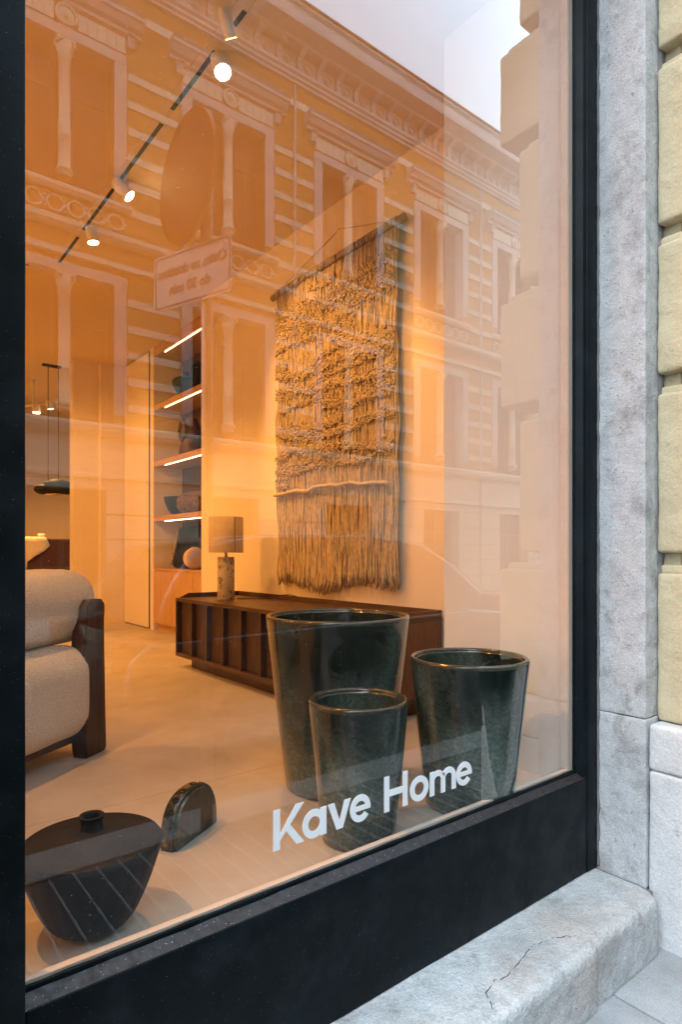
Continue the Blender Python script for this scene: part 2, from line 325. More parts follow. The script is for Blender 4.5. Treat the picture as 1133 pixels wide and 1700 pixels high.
# ------------------------------------------------------------------ geometry helpers
ORG = {}
class MB:
    def __init__(s): s.v = []; s.f = []; s.sm = []
    def add(s, vs, fs, smooth=False):
        o = len(s.v); s.v += [tuple(p) for p in vs]
        s.f += [tuple(o + i for i in f) for f in fs]; s.sm += [smooth] * len(fs)
        return s
    def box(s, x0, x1, y0, y1, z0, z1):
        vs = [(x, y, z) for z in (z0, z1) for y in (y0, y1) for x in (x0, x1)]
        return s.add(vs, [(0, 2, 3, 1), (4, 5, 7, 6), (0, 1, 5, 4), (2, 6, 7, 3), (0, 4, 6, 2), (1, 3, 7, 5)])
    def tube(s, pts, r, n=6, caps=True, smooth=True):
        pts = [Vector(p) for p in pts]; k = len(pts)
        rs = r if isinstance(r, (list, tuple)) else [r] * k
        vs, fs = [], []
        t0 = (pts[1] - pts[0]).normalized()
        u = t0.orthogonal().normalized()
        for i, p in enumerate(pts):
            t = (pts[min(i + 1, k - 1)] - pts[max(i - 1, 0)])
            if t.length < 1e-9: t = t0
            t.normalize(); u = (u - t * u.dot(t))
            if u.length < 1e-6: u = t.orthogonal()
            u.normalize(); w = t.cross(u)
            for j in range(n):
                a = 2 * PI * j / n
                vs.append(p + (u * math.cos(a) + w * math.sin(a)) * rs[i])
        for i in range(k - 1):
            for j in range(n):
                j2 = (j + 1) % n
                fs.append((i * n + j, i * n + j2, (i + 1) * n + j2, (i + 1) * n + j))
        s.add(vs, fs, smooth)
        if caps: s.add(vs, [tuple(reversed(range(n))), tuple((k - 1) * n + j for j in range(n))]) if False else s._caps(len(s.v) - len(vs), n, k)
        return s
    def _caps(s, o, n, k):
        s.f.append(tuple(o + j for j in reversed(range(n)))); s.sm.append(False)
        s.f.append(tuple(o + (k - 1) * n + j for j in range(n))); s.sm.append(False)
    def lathe(s, prof, c=(0, 0, 0), n=48, axis='z', smooth=True, wob=None):
        vs, fs = [], []
        for (r, h) in prof:
            for j in range(n):
                a = 2 * PI * j / n; rr = r if not wob else wob(r, h, a)
                p = (rr * math.cos(a), rr * math.sin(a), h)
                if axis == 'y': p = (p[0], p[2], p[1])
                if axis == 'x': p = (p[2], p[0], p[1])
                vs.append((p[0] + c[0], p[1] + c[1], p[2] + c[2]))
        for i in range(len(prof) - 1):
            for j in range(n):
                j2 = (j + 1) % n
                fs.append((i * n + j, i * n + j2, (i + 1) * n + j2, (i + 1) * n + j))
        return s.add(vs, fs, smooth)
    def ball(s, c, r, n=6, m=4, sq=(1, 1, 1)):
        prof = [(math.sin(PI * i / m) * r + 1e-5, -math.cos(PI * i / m) * r) for i in range(m + 1)]
        o = len(s.v); s.lathe(prof, (0, 0, 0), n)
        for i in range(o, len(s.v)):
            p = s.v[i]; s.v[i] = (p[0] * sq[0] + c[0], p[1] * sq[1] + c[1], p[2] * sq[2] + c[2])
        return s
    def prism(s, poly, a0, a1, axis='y'):
        """poly of (p, q): axis y -> (x, z); axis x -> (y, z); axis z -> (x, y)"""
        def P(p, q, a):
            return {'y': (p, a, q), 'x': (a, p, q), 'z': (p, q, a)}[axis]
        n = len(poly)
        vs = [P(p, q, a0) for p, q in poly] + [P(p, q, a1) for p, q in poly]
        fs = [tuple(range(n)), tuple(reversed(range(n, 2 * n)))] + [(i, i + n, (i + 1) % n + n, (i + 1) % n) for i in range(n)]
        return s.add(vs, fs)
    def rbox(s, lo, hi, r, res, disp=None, smooth=True, seg=3):
        """rounded box with an even grid, optionally pushed in and out by disp(p, n)"""
        def lines(a, b):
            e = [a + r * (1 - math.cos(PI / 2 * i / seg)) * 1.0 for i in range(seg + 1)]
            k = max(1, int(round((b - a - 2 * r) / res)))
            mid = [a + r + (b - a - 2 * r) * i / k for i in range(1, k)]
            f = [b - r * (1 - math.cos(PI / 2 * i / seg)) for i in range(seg, -1, -1)]
            return e + mid + f
        g = [lines(lo[i], hi[i]) for i in range(3)]
        idx = {}; vs = []; fs = []
        def vid(i, j, k):
            key = (i, j, k)
            if key not in idx:
                p = Vector((g[0][i], g[1][j], g[2][k]))
                q = Vector([min(max(p[a], lo[a] + r), hi[a] - r) for a in range(3)])
                d = p - q
                if d.length < 1e-9: d = Vector((0, 0, 1))
                d.normalize(); p2 = q + d * r
                if disp: p2 = p2 + d * disp(p2, d)
                idx[key] = len(vs); vs.append(p2)
            return idx[key]
        nx, ny, nz = (len(x) - 1 for x in g)
        for i in range(nx):
            for j in range(ny):
                fs.append((vid(i, j, 0), vid(i, j + 1, 0), vid(i + 1, j + 1, 0), vid(i + 1, j, 0)))
                fs.append((vid(i, j, nz), vid(i + 1, j, nz), vid(i + 1, j + 1, nz), vid(i, j + 1, nz)))
        for i in range(nx):
            for k in range(nz):
                fs.append((vid(i, 0, k), vid(i + 1, 0, k), vid(i + 1, 0, k + 1), vid(i, 0, k + 1)))
                fs.append((vid(i, ny, k), vid(i, ny, k + 1), vid(i + 1, ny, k + 1), vid(i + 1, ny, k)))
        for j in range(ny):
            for k in range(nz):
                fs.append((vid(0, j, k), vid(0, j, k + 1), vid(0, j + 1, k + 1), vid(0, j + 1, k)))
                fs.append((vid(nx, j, k), vid(nx, j + 1, k), vid(nx, j + 1, k + 1), vid(nx, j, k + 1)))
        return s.add(vs, fs, smooth)
    def data(s, name, mat, off=(0, 0, 0)):
        me = bpy.data.meshes.new(name)
        o = Vector(off)
        me.from_pydata([(p[0] - o[0], p[1] - o[1], p[2] - o[2]) for p in s.v], [], s.f)
        me.polygons.foreach_set('use_smooth', s.sm)
        if isinstance(mat, str): mat = M_[mat]
        me.materials.append(mat)
        return me
    def build(s, name, mat, parent=None, kind=None, label=None):
        off = ORG.get(parent.name, (0, 0, 0)) if parent else (0, 0, 0)
        me = s.data(name, mat, off)
        o = bpy.data.objects.new(name, me); COL.objects.link(o)
        if parent: o.parent = parent; ORG[o.name] = off
        if kind: o['kind'] = kind
        if label: o['label'] = label
        return o

def piece(name, me, parent, loc=(0, 0, 0), rot=(0, 0, 0), sc=None):
    """another part that shares mesh data; loc in world coordinates"""
    o = bpy.data.objects.new(name, me); COL.objects.link(o)
    o.parent = parent
    off = ORG.get(parent.name, (0, 0, 0))
    o.location = (loc[0] - off[0], loc[1] - off[1], loc[2] - off[2]); o.rotation_euler = rot
    if sc: o.scale = sc
    return o

def thing(name, label, cat, loc=(0, 0, 0), group=None, rz=0):
    o = bpy.data.objects.new(name, None); COL.objects.link(o)
    o.location = loc; o.rotation_euler = (0, 0, rz); o.empty_display_size = .05
    ORG[o.name] = loc
    o['label'] = label; o['category'] = cat
    if group: o['group'] = group
    return o

def tag(o, label, cat, group=None):
    o['label'] = label; o['category'] = cat
    if group: o['group'] = group
    return o

def struct(name, mb, mat): return mb.build(name, mat, kind='structure')
def nz(p, s, seed=0): return noise.noise(Vector(p) * s + Vector((seed * 7.3, seed * 3.1, seed * 5.7)))
def fr(p, s, seed=0, o=4): return noise.fractal(Vector(p) * s + Vector((seed * 7.3, seed * 3.1, seed * 5.7)), 1.0, 2.0, o)

# ================================================================== GROUND, STREET
PAVE, ROAD = -0.50, -0.62
struct('ground', MB().box(-60, 80, -60, 60, -1.4, -0.66), 'asphalt')
struct('road', MB().box(-30, 60, -7.9, -0.56, -0.66, ROAD), 'asphalt')
pv = bpy.data.objects.new('pavement', MB().box(-30, 60, 0.32, 2.0, -0.66, PAVE - .014).data('pavement', 'mortar')); COL.objects.link(pv); pv['kind'] = 'structure'
slab_me = None
for i in range(-6, 14):                      # paving slabs near the window
    for j in range(2):
        x0 = i * .62 + (.2 if j else .0)
        y1 = 1.10 - j * .392; y0 = y1 - .386
        mb = MB(); mb.rbox((0, 0, 0), (.613, .386, .05), .006, .06, lambda p, n: .0015 * nz(p, 18), seg=2)
        if slab_me is None: slab_me = mb.data('paving_slab', 'pavement')
        piece('paving_slab', slab_me, pv, (x0, y0, PAVE - .05 + random.uniform(-.0015, .0015)))
struct('far_pavement', MB().box(-30, 60, -11.3, -7.9, -0.66, PAVE), 'pavement')
strip = struct('pavement_edge_strip', MB().box(-30, 60, -.276, .318, -0.66, PAVE - .006), 'rib_stone')
rib_me = MB().box(-.004, .004, -.27, .312, 0, .007).data('grooved_line', 'rib_line')
for i in range(-30, 62):
    piece('raised_rib', rib_me, strip, (i * .095, 0, PAVE - .006))
kb = struct('kerb', MB().box(-30, 60, -.545, -.29, -0.66, PAVE - .012), 'mortar')
kme = MB(); kme.rbox((0, 0, 0), (.99, .268, .165), .012, .12, lambda p, n: .0015 * nz(p, 12), seg=2); kme = kme.data('kerb_stone', 'kerb')
for i in range(-8, 14): piece('kerb_stone', kme, kb, (i * 1.0 + .3, -.556, PAVE - .16))

# ================================================================== SHOP INTERIOR SHELL
GY = 1.26                                    # outer face of the glass
CE = 3.16
struct('shop_floor', MB().box(-4.0, 4.2, 1.30, 12.5, -.10, 0), 'concrete_floor')
jm = MB()
jo = struct('floor_joint', jm.box(-3.9, 2.2, 2.148, 2.1505, -.004, .0006).box(-3.9, 1.9, 4.5, 4.5025, -.004, .0006), 'linen')
struct('shop_ceiling', MB().box(-4.1, 4.3, 1.284, 12.6, CE, CE + .2), 'ceiling')
PX = 2.105                                   # inner face of the pier beside the window
PYE = PX / 1.1066
struct('pier_wall', MB().box(PX, 2.60, 1.262, PYE, 0, CE), 'pier_plaster_daylit')
WX = 2.53
struct('side_wall', MB().box(WX, 2.69, PYE, 5.215, 0, CE), 'plaster')
struct('shelf_niche_back_wall', MB().box(3.06, 3.2, 5.0, 6.98, 0, CE), 'plaster')
struct('shelf_niche_end_wall', MB().box(2.70, 3.06, 6.76, 6.86, 0, CE), 'plaster')
struct('rear_wall', MB().box(2.13, 2.84, 7.80, 7.95, 0, CE), 'plaster')
struct('rear_pier', MB().box(2.42, 2.84, 7.70, 7.797, 0, CE), 'plaster')
struct('corridor_wall', MB().box(2.745, 2.86, 6.86, 7.697, 0, CE), 'plaster')
struct('far_room_wall', MB().box(-4.0, 4.2, 11.6, 11.8, 0, CE), 'plaster')
struct('far_room_side_wall', MB().box(4.0, 4.15, 7.95, 11.6, 0, CE), 'plaster')
struct('far_room_pier', MB().box(1.70, 2.05, 10.2, 11.6, 0, CE), 'plaster')
struct('left_wall', MB().box(-4.1, -3.95, 1.26, 12, 0, CE), 'plaster')
door = thing('flush_door', 'tall cream flush door with dark edge beside the lit shelf niche', 'door', (2.70, 7.3, 0))
MB().box(2.70, 2.742, 6.885, 7.69, .015, CE - .02).build('door_leaf', 'plaster', door)
MB().box(2.694, 2.742, 6.868, 6.884, .01, CE - .02).build('door_edge', 'dark_metal', door)

# ================================================================== SHOP WINDOW
win = thing('shop_window', 'large black framed shop window with white lettering on its pane', 'window', (1.2, GY, -.30))
gx0, gx1, gz0, gz1 = .235, 2.093, .066, 3.10
pane = MB().box(gx0, gx1, GY, GY + .004, gz0 - .012, gz1).build('glass_pane', 'glass', win)
RY = 1.2226
def bumpy(a, s, sd): return lambda p, n: a * nz(p, s, sd)
MB().rbox((.2526, RY, -.304), (2.118, RY + .10, .040), .004, .06, bumpy(.0010, 9, 1), seg=2).build('bottom_rail', 'black_paint', win)
lg = MB()
lg.prism([(RY + .003, .0405), (GY - .0005, .062), (GY - .0005, .0300), (RY + .003, .0300)], .252, 2.118, 'x')
lg.build('sill_ledge', 'ledge_paint', win)
MB().rbox((.2530, GY - .010, .056), (2.108, GY - .0015, .068), .003, .04, bumpy(.0022, 22, 3), seg=2).build('bottom_gasket', 'black_paint', win)
MB().rbox((.13, RY - .004, -.304), (.2523, RY + .12, 3.22), .004, .08, bumpy(.0008, 6, 2), seg=2).build('left_stile', 'black_paint', win)
MB().rbox((2.1185, RY - .003, -.304), (2.186, RY + .12, 3.22), .004, .08, bumpy(.0008, 6, 4), seg=2).build('right_stile', 'black_paint', win)
rt = MB(); rt.prism([(2.1183, RY + .002), (2.1183, GY + .03), (2.094, GY + .03), (2.094, GY - .008), (2.104, RY + .006)], .045, 3.10, 'z')
rt.build('right_bead', 'black_paint', win)
MB().box(.16, 2.186, RY, RY + .12, 3.222, 3.34).build('head_rail', 'black_paint', win)
MB().box(.20, 2.098, GY + .0055, GY + .024, 0.0, .0680).build('inner_sill', 'sill_white', win)
MB().box(2.072, PX - .002, GY + .006, GY + .040, .069, 3.1).build('inner_bead', 'sill_white', win)

# lettering, drawn as geometric strokes
def stroke_ring(mb, cx, cz, r, w, a0=0, a1=360, n=48, y=GY - .0022, th=.0016, sx=1):
    k = max(3, int(n * abs(a1 - a0) / 360)); vs = []; fs = []
    for i in range(k + 1):
        a = R(a0 + (a1 - a0) * i / k)
        for rr in (r, r - w):
            for yy in (y, y + th): vs.append((cx + rr * math.cos(a) * sx, yy, cz + rr * math.sin(a)))
    for i in range(k):
        o = 4 * i
        fs += [(o, o + 4, o + 6, o + 2), (o + 1, o + 3, o + 7, o + 5), (o, o + 1, o + 5, o + 4), (o + 2, o + 6, o + 7, o + 3)]
    fs += [(0, 2, 3, 1), (4 * k, 4 * k + 1, 4 * k + 3, 4 * k + 2)]
    mb.add(vs, fs)
def poly(mb, pts, y=GY - .0022, th=.0016): mb.prism(pts, y, y + th, 'y')
B0, CAP, XH, W = .1515, .0970, .0700, .0185
def letter(mb): return mb.build('letter', 'vinyl', pane)
m = MB(); x = .796                                           # K
poly(m, [(x, B0), (x + W, B0), (x + W, B0 + CAP), (x, B0 + CAP)])
poly(m, [(x + W, B0 + .036), (x + .064, B0 + CAP), (x + .0885, B0 + CAP), (x + W, B0 + .021)])
poly(m, [(x + .0285, B0 + .0500), (x + .0405, B0 + .0610), (x + .0895, B0), (x + .0660, B0)], y=GY - .0024); letter(m)
def let_a(x0, x1):
    m = MB(); r = XH / 2 + .001; cx = x0 + r * .98
    stroke_ring(m, cx, B0 + XH / 2, r, W * .95, sx=.98)
    poly(m, [(x1 - W, B0), (x1, B0), (x1, B0 + XH), (x1 - W, B0 + XH)], y=GY - .0024); letter(m)
def let_e(x0, x1):
    m = MB(); w = x1 - x0; r = XH / 2 + .001; cx = (x0 + x1) / 2
    stroke_ring(m, cx, B0 + XH / 2, r, W * .92, 0, 322, sx=w / 2 / r)
    poly(m, [(x0 + .010, B0 + XH / 2 - .0065), (x1 - .0002, B0 + XH / 2 - .0065), (x1 - .0002, B0 + XH / 2 + .0065), (x0 + .010, B0 + XH / 2 + .0065)], y=GY - .0024); letter(m)
let_a(.880, .9535)
m = MB(); poly(m, [(.9585, B0 + XH), (.979, B0 + XH), (.9965, B0 + .020), (1.013, B0 + XH), (1.0335, B0 + XH), (1.0065, B0), (.9865, B0)]); letter(m)
let_e(1.0315, 1.1015)
m = MB(); x = 1.152
poly(m, [(x, B0), (x + W, B0), (x + W, B0 + CAP), (x, B0 + CAP)]); poly(m, [(x + .0885 - W, B0), (x + .0885, B0), (x + .0885, B0 + CAP), (x + .0885 - W, B0 + CAP)])
poly(m, [(x + W - .001, B0 + .040), (x + .0895 - W, B0 + .040), (x + .0895 - W, B0 + .058), (x + W - .001, B0 + .058)], y=GY - .0024); letter(m)
m = MB(); stroke_ring(m, 1.288, B0 + XH / 2, XH / 2 + .001, W * .95, sx=1.05); letter(m)
m = MB(); x = 1.3315
for dx in (0, .0470, .0945): 
    h = XH if dx == 0 else XH - .0235
    poly(m, [(x + dx, B0), (x + dx + W, B0), (x + dx + W, B0 + h), (x + dx, B0 + h)])
for cx in (x + .0328, x + .0803): stroke_ring(m, cx, B0 + XH - .0325 + .0005, .0327, W * .93, 0, 150, y=GY - .0024)
letter(m)
let_e(1.4465, 1.5175)

# ================================================================== STONE JAMB, STEP, PLINTH, RUSTICATED PILASTER
jamb = thing('stone_jamb', 'weathered grey stone jamb between black window frame and yellow blocks', 'stone jamb', (2.35, 1.1, -.30))
def jd(sd):
    def f(p, n):
        d = .0026 * fr(p, 7, sd) + .0011 * nz(p, 45, sd) - .004 * max(0, fr(p, 16, sd + 9) - .35)
        edge = min(abs(p[1] - 1.045), .02) / .02
        return d - (1 - edge) * .003 * max(0, fr(p, 22, sd + 5))
    return f
MB().rbox((2.192, 1.045, .2768), (2.45, 1.45, 3.9), .005, .013, jd(1), seg=2).build('jamb_block', 'jamb_stone', jamb)
MB().rbox((2.1915, 1.044, -.316), (2.46, 1.45, .2760), .005, .013, jd(3), seg=2).build('jamb_block', 'jamb_stone', jamb)
# rough mortar smear beside the frame
mm = MB()
pts = [Vector((2.190 + .002 * nz((0, 0, z), 14), RY - .004 + .004 * nz((0, 3, z), 20), z)) for z in np.arange(-.30, 3.3, .012)]
mm.tube(pts, [.0045 + .0035 * abs(nz(p, 26)) for p in pts], 6); mm.build('mortar_joint', 'mortar', jamb, kind='stuff')
mm = MB(); mm.rbox((2.170, 1.02, PAVE), (2.2, 1.30, -.3105), .006, .02, lambda p, n: .003 * nz(p, 40), seg=2); mm.build('mortar_joint', 'mortar', jamb, kind='stuff')
mm = MB()
pts = [Vector((2.300 + .006 * nz((0, 1, z), 6) , 1.047, z)) for z in np.arange(.27, 3.6, .02)]
mm.tube(pts, [.016 + .007 * nz(p, 9) for p in pts], 6); mm.build('mortar_joint', 'mortar', jamb, kind='stuff')

step = thing('stone_step', 'worn grey stone step with a crack under the black window rail', 'step', (1.0, 1.0, PAVE))
def sd_(seed):
    def f(p, n):
        d = .0035 * fr(p, 5, seed) + .0012 * nz(p, 40, seed)
        return d
    return f
def crackd(poly_, seed):
    base = sd_(seed)
    segs = [(Vector(a), Vector(b)) for a, b in zip(poly_[:-1], poly_[1:])]
    def f(p, n):
        d = base(p, n)
        if p[2] > -.34:
            q = Vector((p[0], p[1])); dm = 9
            for a, b in segs:
                t = max(0, min(1, (q - a).dot(b - a) / (b - a).length_squared)); dm = min(dm, (q - a - (b - a) * t).length)
            dm += .0015 * nz(p, 120)
            if dm < .008: d -= .003 * (1 - dm / .008)
        return d
    return f
crack = [(1.30, 1.005), (1.335, 1.060), (1.39, 1.070), (1.43, 1.062), (1.50, 1.075), (1.60, 1.098), (1.68, 1.085), (1.745, 1.045)]
SD = crackd(crack, 12)
def stepd(p, n):
    d = SD(p, n)
    k = abs(p[0] - (1.762 + .006 * nz((p[2] * 9, p[1] * 5, 0), 1)))
    if p[1] < 1.06 and k < .014: d -= .006 * (1 - k / .014) * min(1, (1.06 - p[1]) / .05)
    if p[0] < 1.762: d += .010 * min(1, (1.762 - p[0]) / .02) * max(0, -n[1]) if n else 0
    d += .005 * max(0, fr(p, 11, 77) - .25) * -1
    return d
stm = MB().rbox((-.9, .981, PAVE - .02), (2.196, 1.30, -.305), .026, .0095, stepd, seg=4)
stm.v = [(x - (.034 * max(0, min(1, (1.075 - y) / .09)) ** 1.6 if x > 2.0 else 0) * min(1, max(0, (x - 2.0) / .15)), y, z) for x, y, z in stm.v]
stm.build('step_stone', 'step_stone', step)
cm = MB()
fine = []
for a, b in zip(crack[:-1], crack[1:]):
    for t in np.arange(0, 1, .06): fine.append((a[0] + (b[0] - a[0]) * t, a[1] + (b[1] - a[1]) * t))
fp = []
for q in fine:
    w = Vector((q[0] + .004 * nz((q[0], 0, 1), 60), q[1] + .006 * nz((q[0], 5, 1), 45), -.305))
    fp.append(Vector((w.x, w.y, -.305 + stepd(w, Vector((0, 0, 1))) + .0002)))
cm.tube(fp, [.0009 + .0017 * abs(nz(p, 25)) for p in fp], 5); cm.build('crack', 'hole', step)

pl = thing('white_plinth', 'whitewashed stone plinth below the yellow rusticated blocks', 'plinth', (2.5, .9, PAVE))
MB().rbox((2.205, .745, .102), (3.9, 1.041, .262), .014, .022, sd_(21), seg=3).build('plinth_block', 'white_plinth', pl)
MB().rbox((2.203, .742, PAVE - .02), (3.9, 1.041, .099), .012, .022, sd_(22), seg=3).build('plinth_block', 'white_plinth', pl)

pil = thing('rusticated_pilaster', 'cream yellow rusticated stone pilaster at the right of the window', 'pilaster', (2.9, 1.0, .26))
MB().box(2.318, 3.9, .98, 1.44, .264, 3.9).build('pilaster_core', 'yellow_stucco', pil)
js = [.262, .86, 1.495, 2.027, 2.652, 3.119, 3.75]
for i in range(6):
    proj = i % 2 == 0
    y0 = .796 if proj else .897
    z0, z1 = js[i] + .003, js[i + 1] - .072
    def yd(p, n, i=i):
        d = .0035 * fr(p, 5, 30 + i) + .0035 * max(0, fr(p, 15, 40 + i)) - .004 * max(0, fr(p, 9, 60 + i) - .3)
        return d
    MB().rbox((2.268, y0, z0), (3.9, 1.040, z1), .013, .012, yd, seg=3).build('rusticated_block', 'yellow_stucco', pil)
    if i < 5:
        MB().rbox((2.289, y0 + .025, z1 - .004), (3.9, 1.038, z1 + .030), .010, .02, sd_(50 + i), seg=3).build('joint_moulding', 'yellow_stucco', pil)

# own house around the window
own = thing('shop_building', 'yellow rendered shop building that holds the display window', 'building', (0, 1.5, PAVE))
MB().box(-14, 30, .95, 1.45, 3.76, 13.5).build('upper_wall', 'yellow_stucco', own)
MB().box(.13, 2.191, 1.05, 1.45, 3.342, 3.758).build('lintel', 'jamb_stone', own)
MB().box(-14, .128, 1.05, 1.45, -.66, 3.758).build('left_wall', 'yellow_stucco', own)
MB().box(3.902, 30, .90, 1.45, -.66, 3.758).build('right_wall', 'yellow_stucco', own)
MB().box(-14, 30, 1.46, 1.60, 3.37, 13.5).build('inner_wall', 'yellow_stucco', own)

# ================================================================== DISPLAY POTS
def planter(x, y, rt, rb, h, label):
    t = thing('planter', label, 'planter', (x, y, 0), 'green glazed planters in the display')
    w = .016
    out = []
    for i in range(15):
        k = i / 14; r = rb + (rt - rb) * (k ** .93)
        out.append((r, .004 + (h - .020) * k))
    body = [(rb - .012, 0), (rb - .004, .0015)] + out
    inn = [(rt - w * 1.25, h - .016)] + [(rb - w + (rt - rb) * (1 - i / 8) ** .93, .02 + (h - .04) * (1 - i / 8)) for i in range(1, 9)] + [(0.001, .02)]
    sd = x * 10
    def wob(r, hh, a): return r + (.0012 * nz((math.cos(a) * 2, math.sin(a) * 2, hh * 6), 1.5, sd) if r > .01 else 0)
    MB().lathe(body, (x, y, 0), 72, wob=wob).build('pot_body', 'pot_glaze', t)
    MB().lathe(inn, (x, y, 0), 64).build('pot_inside', 'pot_glaze', t)
    rp = [(rt - .0005, h - .0165)] + [(rt - w / 2 + math.cos(a) * (w / 2 + .001), h - .009 + math.sin(a) * .0085) for a in [R(-20 + 22 * q) for q in range(11)]] + [(rt - w * 1.26, h - .0165)]
    MB().lathe(rp, (x, y, 0), 72).build('rim', 'pot_rim', t)
    return t
planter(1.444, 1.835, .2666, .1927, .632, 'tall dark green glazed planter at the back of three, largest')
planter(1.219, 1.447, .151, .1096, .423, 'small green glazed planter standing nearest the white lettering')
planter(1.688, 1.412, .2022, .148, .505, 'medium green glazed planter with mottled side near the right frame')

# squat ribbed black vase
vx, vy = .4465, 1.488
vase = thing('squat_vase', 'wide squat black ribbed vase in the lower left window corner', 'vase', (vx, vy, 0))
prof = [(.001, 0), (.056, 0), (.0627, .004)]
for i in range(1, 15):
    k = i / 14
    prof.append((.0627 + (.1575 - .0627) * (k ** .54), .004 + .178 * k))
prof += [(.1585, .1845), (.1582, .1875)]
prof += [(.1572, .1915), (.1545, .1955)]
shoulder = [(.154, .1953)]
nr = 34
for i in range(nr * 3):
    k = i / (nr * 3 - 1); r = .153 - (.153 - .026) * k
    z = .1955 + .030 * (1 - (r / .156) ** 2.4) + .0007 * math.sin(i * 2 * PI / 3)
    shoulder.append((r, z))
MB().lathe(prof, (vx, vy, 0), 96, wob=lambda r, h, a: r + (.0006 * math.sin(a * 120) if r > .05 else 0)).build('vase_body', 'black_matte', vase)
MB().lathe(shoulder, (vx, vy, 0), 96).build('vase_shoulder', 'black_matte', vase)
MB().lathe([(.0262, .2245), (.0235, .232), (.0240, .244), (.0281, .2515), (.0285, .2545), (.0262, .2565), (.0215, .2540), (.0190, .246), (.0180, .20), (.001, .19)], (vx, vy, 0), 48).build('neck', 'black_matte', vase)

# half-round marble vase with holes
hb = thing('marble_slab_vase', 'half-round dark green marble vase with holes along its arch', 'vase', (.740, 1.695, 0), rz=math.atan2(.122, .202))
ORG[hb.name] = (0, 0, 0)
Lh, Hh, Th = .232, .150, .056
pts = [(0, 0)]
for i in range(0, 25):
    a = PI - PI * i / 24
    pts.append((Lh / 2 + Lh / 2 * (abs(math.cos(a)) ** .82) * (1 if math.cos(a) > 0 else -1), .016 + (Hh - .016) * math.sin(a) ** .80))
pts.append((Lh, 0))
bmx = bmesh.new()
fv = [bmx.verts.new((p[0], 0, p[1])) for p in pts]; bvv = [bmx.verts.new((p[0], Th, p[1])) for p in pts]
bmx.faces.new(fv); bmx.faces.new(list(reversed(bvv)))
for i in range(len(pts)):
    j = (i + 1) % len(pts); bmx.faces.new((fv[i], bvv[i], bvv[j], fv[j]))
bmesh.ops.recalc_face_normals(bmx, faces=bmx.faces)
ed = [e for e in bmx.edges if abs(e.verts[0].co.y - e.verts[1].co.y) < 1e-6 and max(e.verts[0].co.z, e.verts[1].co.z) > .001]
bmesh.ops.bevel(bmx, geom=ed, offset=.009, segments=3, affect='EDGES')
me = bpy.data.meshes.new('marble_body'); bmx.to_mesh(me); bmx.free()
me.polygons.foreach_set('use_smooth', [True] * len(me.polygons))
me.materials.append(M_['green_marble'])
me.materials.append(M_['brown_marble'])
for p in me.polygons:
    if p.normal.y < -.95: p.material_index = 1; p.use_smooth = False
o = bpy.data.objects.new('marble_body', me); COL.objects.link(o); o.parent = hb
hme = MB().lathe([(.001, -.0005), (.0088, -.0005), (.0110, .0016), (.0115, -.001)], (0, 0, 0), 24).data('hole', 'hole')
for i, a in enumerate([PI - .62, PI - .98, PI - 1.32, PI - 1.68, PI - 2.1]):
    cxh = Lh / 2 + Lh / 2 * (abs(math.cos(a)) ** .82) * (1 if math.cos(a) > 0 else -1); czh = .016 + (Hh - .016) * math.sin(a) ** .80
    da = .01
    def PP(a): return Vector((Lh / 2 + Lh / 2 * (abs(math.cos(a)) ** .82) * (1 if math.cos(a) > 0 else -1), 0, .016 + (Hh - .016) * math.sin(a) ** .80))
    tn = (PP(a - da) - PP(a + da)).normalized(); nn = Vector((-tn.z, 0, tn.x))
    if nn.z < 0: nn = -nn
    h_ = bpy.data.objects.new('hole', hme); COL.objects.link(h_); h_.parent = hb
    h_.location = PP(a) + Vector((0, Th / 2, 0)) + nn * .0003
    h_.rotation_euler = nn.to_track_quat('Z', 'Y').to_euler()

# ================================================================== SIDEBOARD, LAMP, MACRAME
sb = thing('sideboard', 'long low dark walnut sideboard along the wall under the macrame', 'sideboard', (2.25, 3.4, 0))
SX0, SX1, SY0, SY1 = 1.965, 2.512, 2.285, 4.49
MB().box(SX0 + .085, SX1 - .02, SY0 + .08, SY1 - .10, 0, .083).build('plinth', 'walnut', sb)
MB().box(SX0, SX1, SY0, SY1, .0835, .108).build('bottom_board', 'walnut', sb)
MB().box(SX0, SX1, SY0, SY1, .495, .520).build('top_board', 'walnut', sb)
for y0, y1, mt in ((SY0, SY0 + .022, 'walnut_end'), (SY1 - .022, SY1, 'walnut_vert')):
    MB().box(SX0 + .001, SX1 - .001, y0 + .0005, y1 - .0005, .1085, .4945).build('end_panel', mt, sb)
MB().box(SX0 + .055, SX1 - .002, SY0 + .0225, SY1 - .0225, .1085, .4945).build('carcass', 'walnut_vert', sb)
n = 9; wdt = (SY1 - SY0 - .045) / n
dm = MB().box(SX0 + .038, SX0 + .054, .006, wdt - .006, .112, .491).data('door_panel', 'walnut_vert')
fm = MB().box(SX0 + .004, SX0 + .050, -.012, .012, .109, .494).data('divider', 'walnut_vert')
for i in range(n):
    piece('door_panel', dm, sb, (0, SY0 + .0225 + i * wdt, 0))
    if i: piece('divider', fm, sb, (0, SY0 + .0225 + i * wdt, 0))
MB().box(SX1 - .018, SX1 - .001, SY0 + .001, SY1 - .001, .5205, .553).build('back_lip', 'walnut', sb)
lp = MB(); lp.prism([(SX0 + .03, .5203), (SX1 - .0185, .5203), (SX1 - .0185, .553), (SX0 + .10, .553)], SY1 - .018, SY1 - .001, 'y'); lp.build('end_lip', 'walnut', sb)
MB().box(SX0 + .002, SX1 - .0185, SY0 + .001, SY0 + .016, .5203, .553).build('end_lip', 'walnut_end', sb)

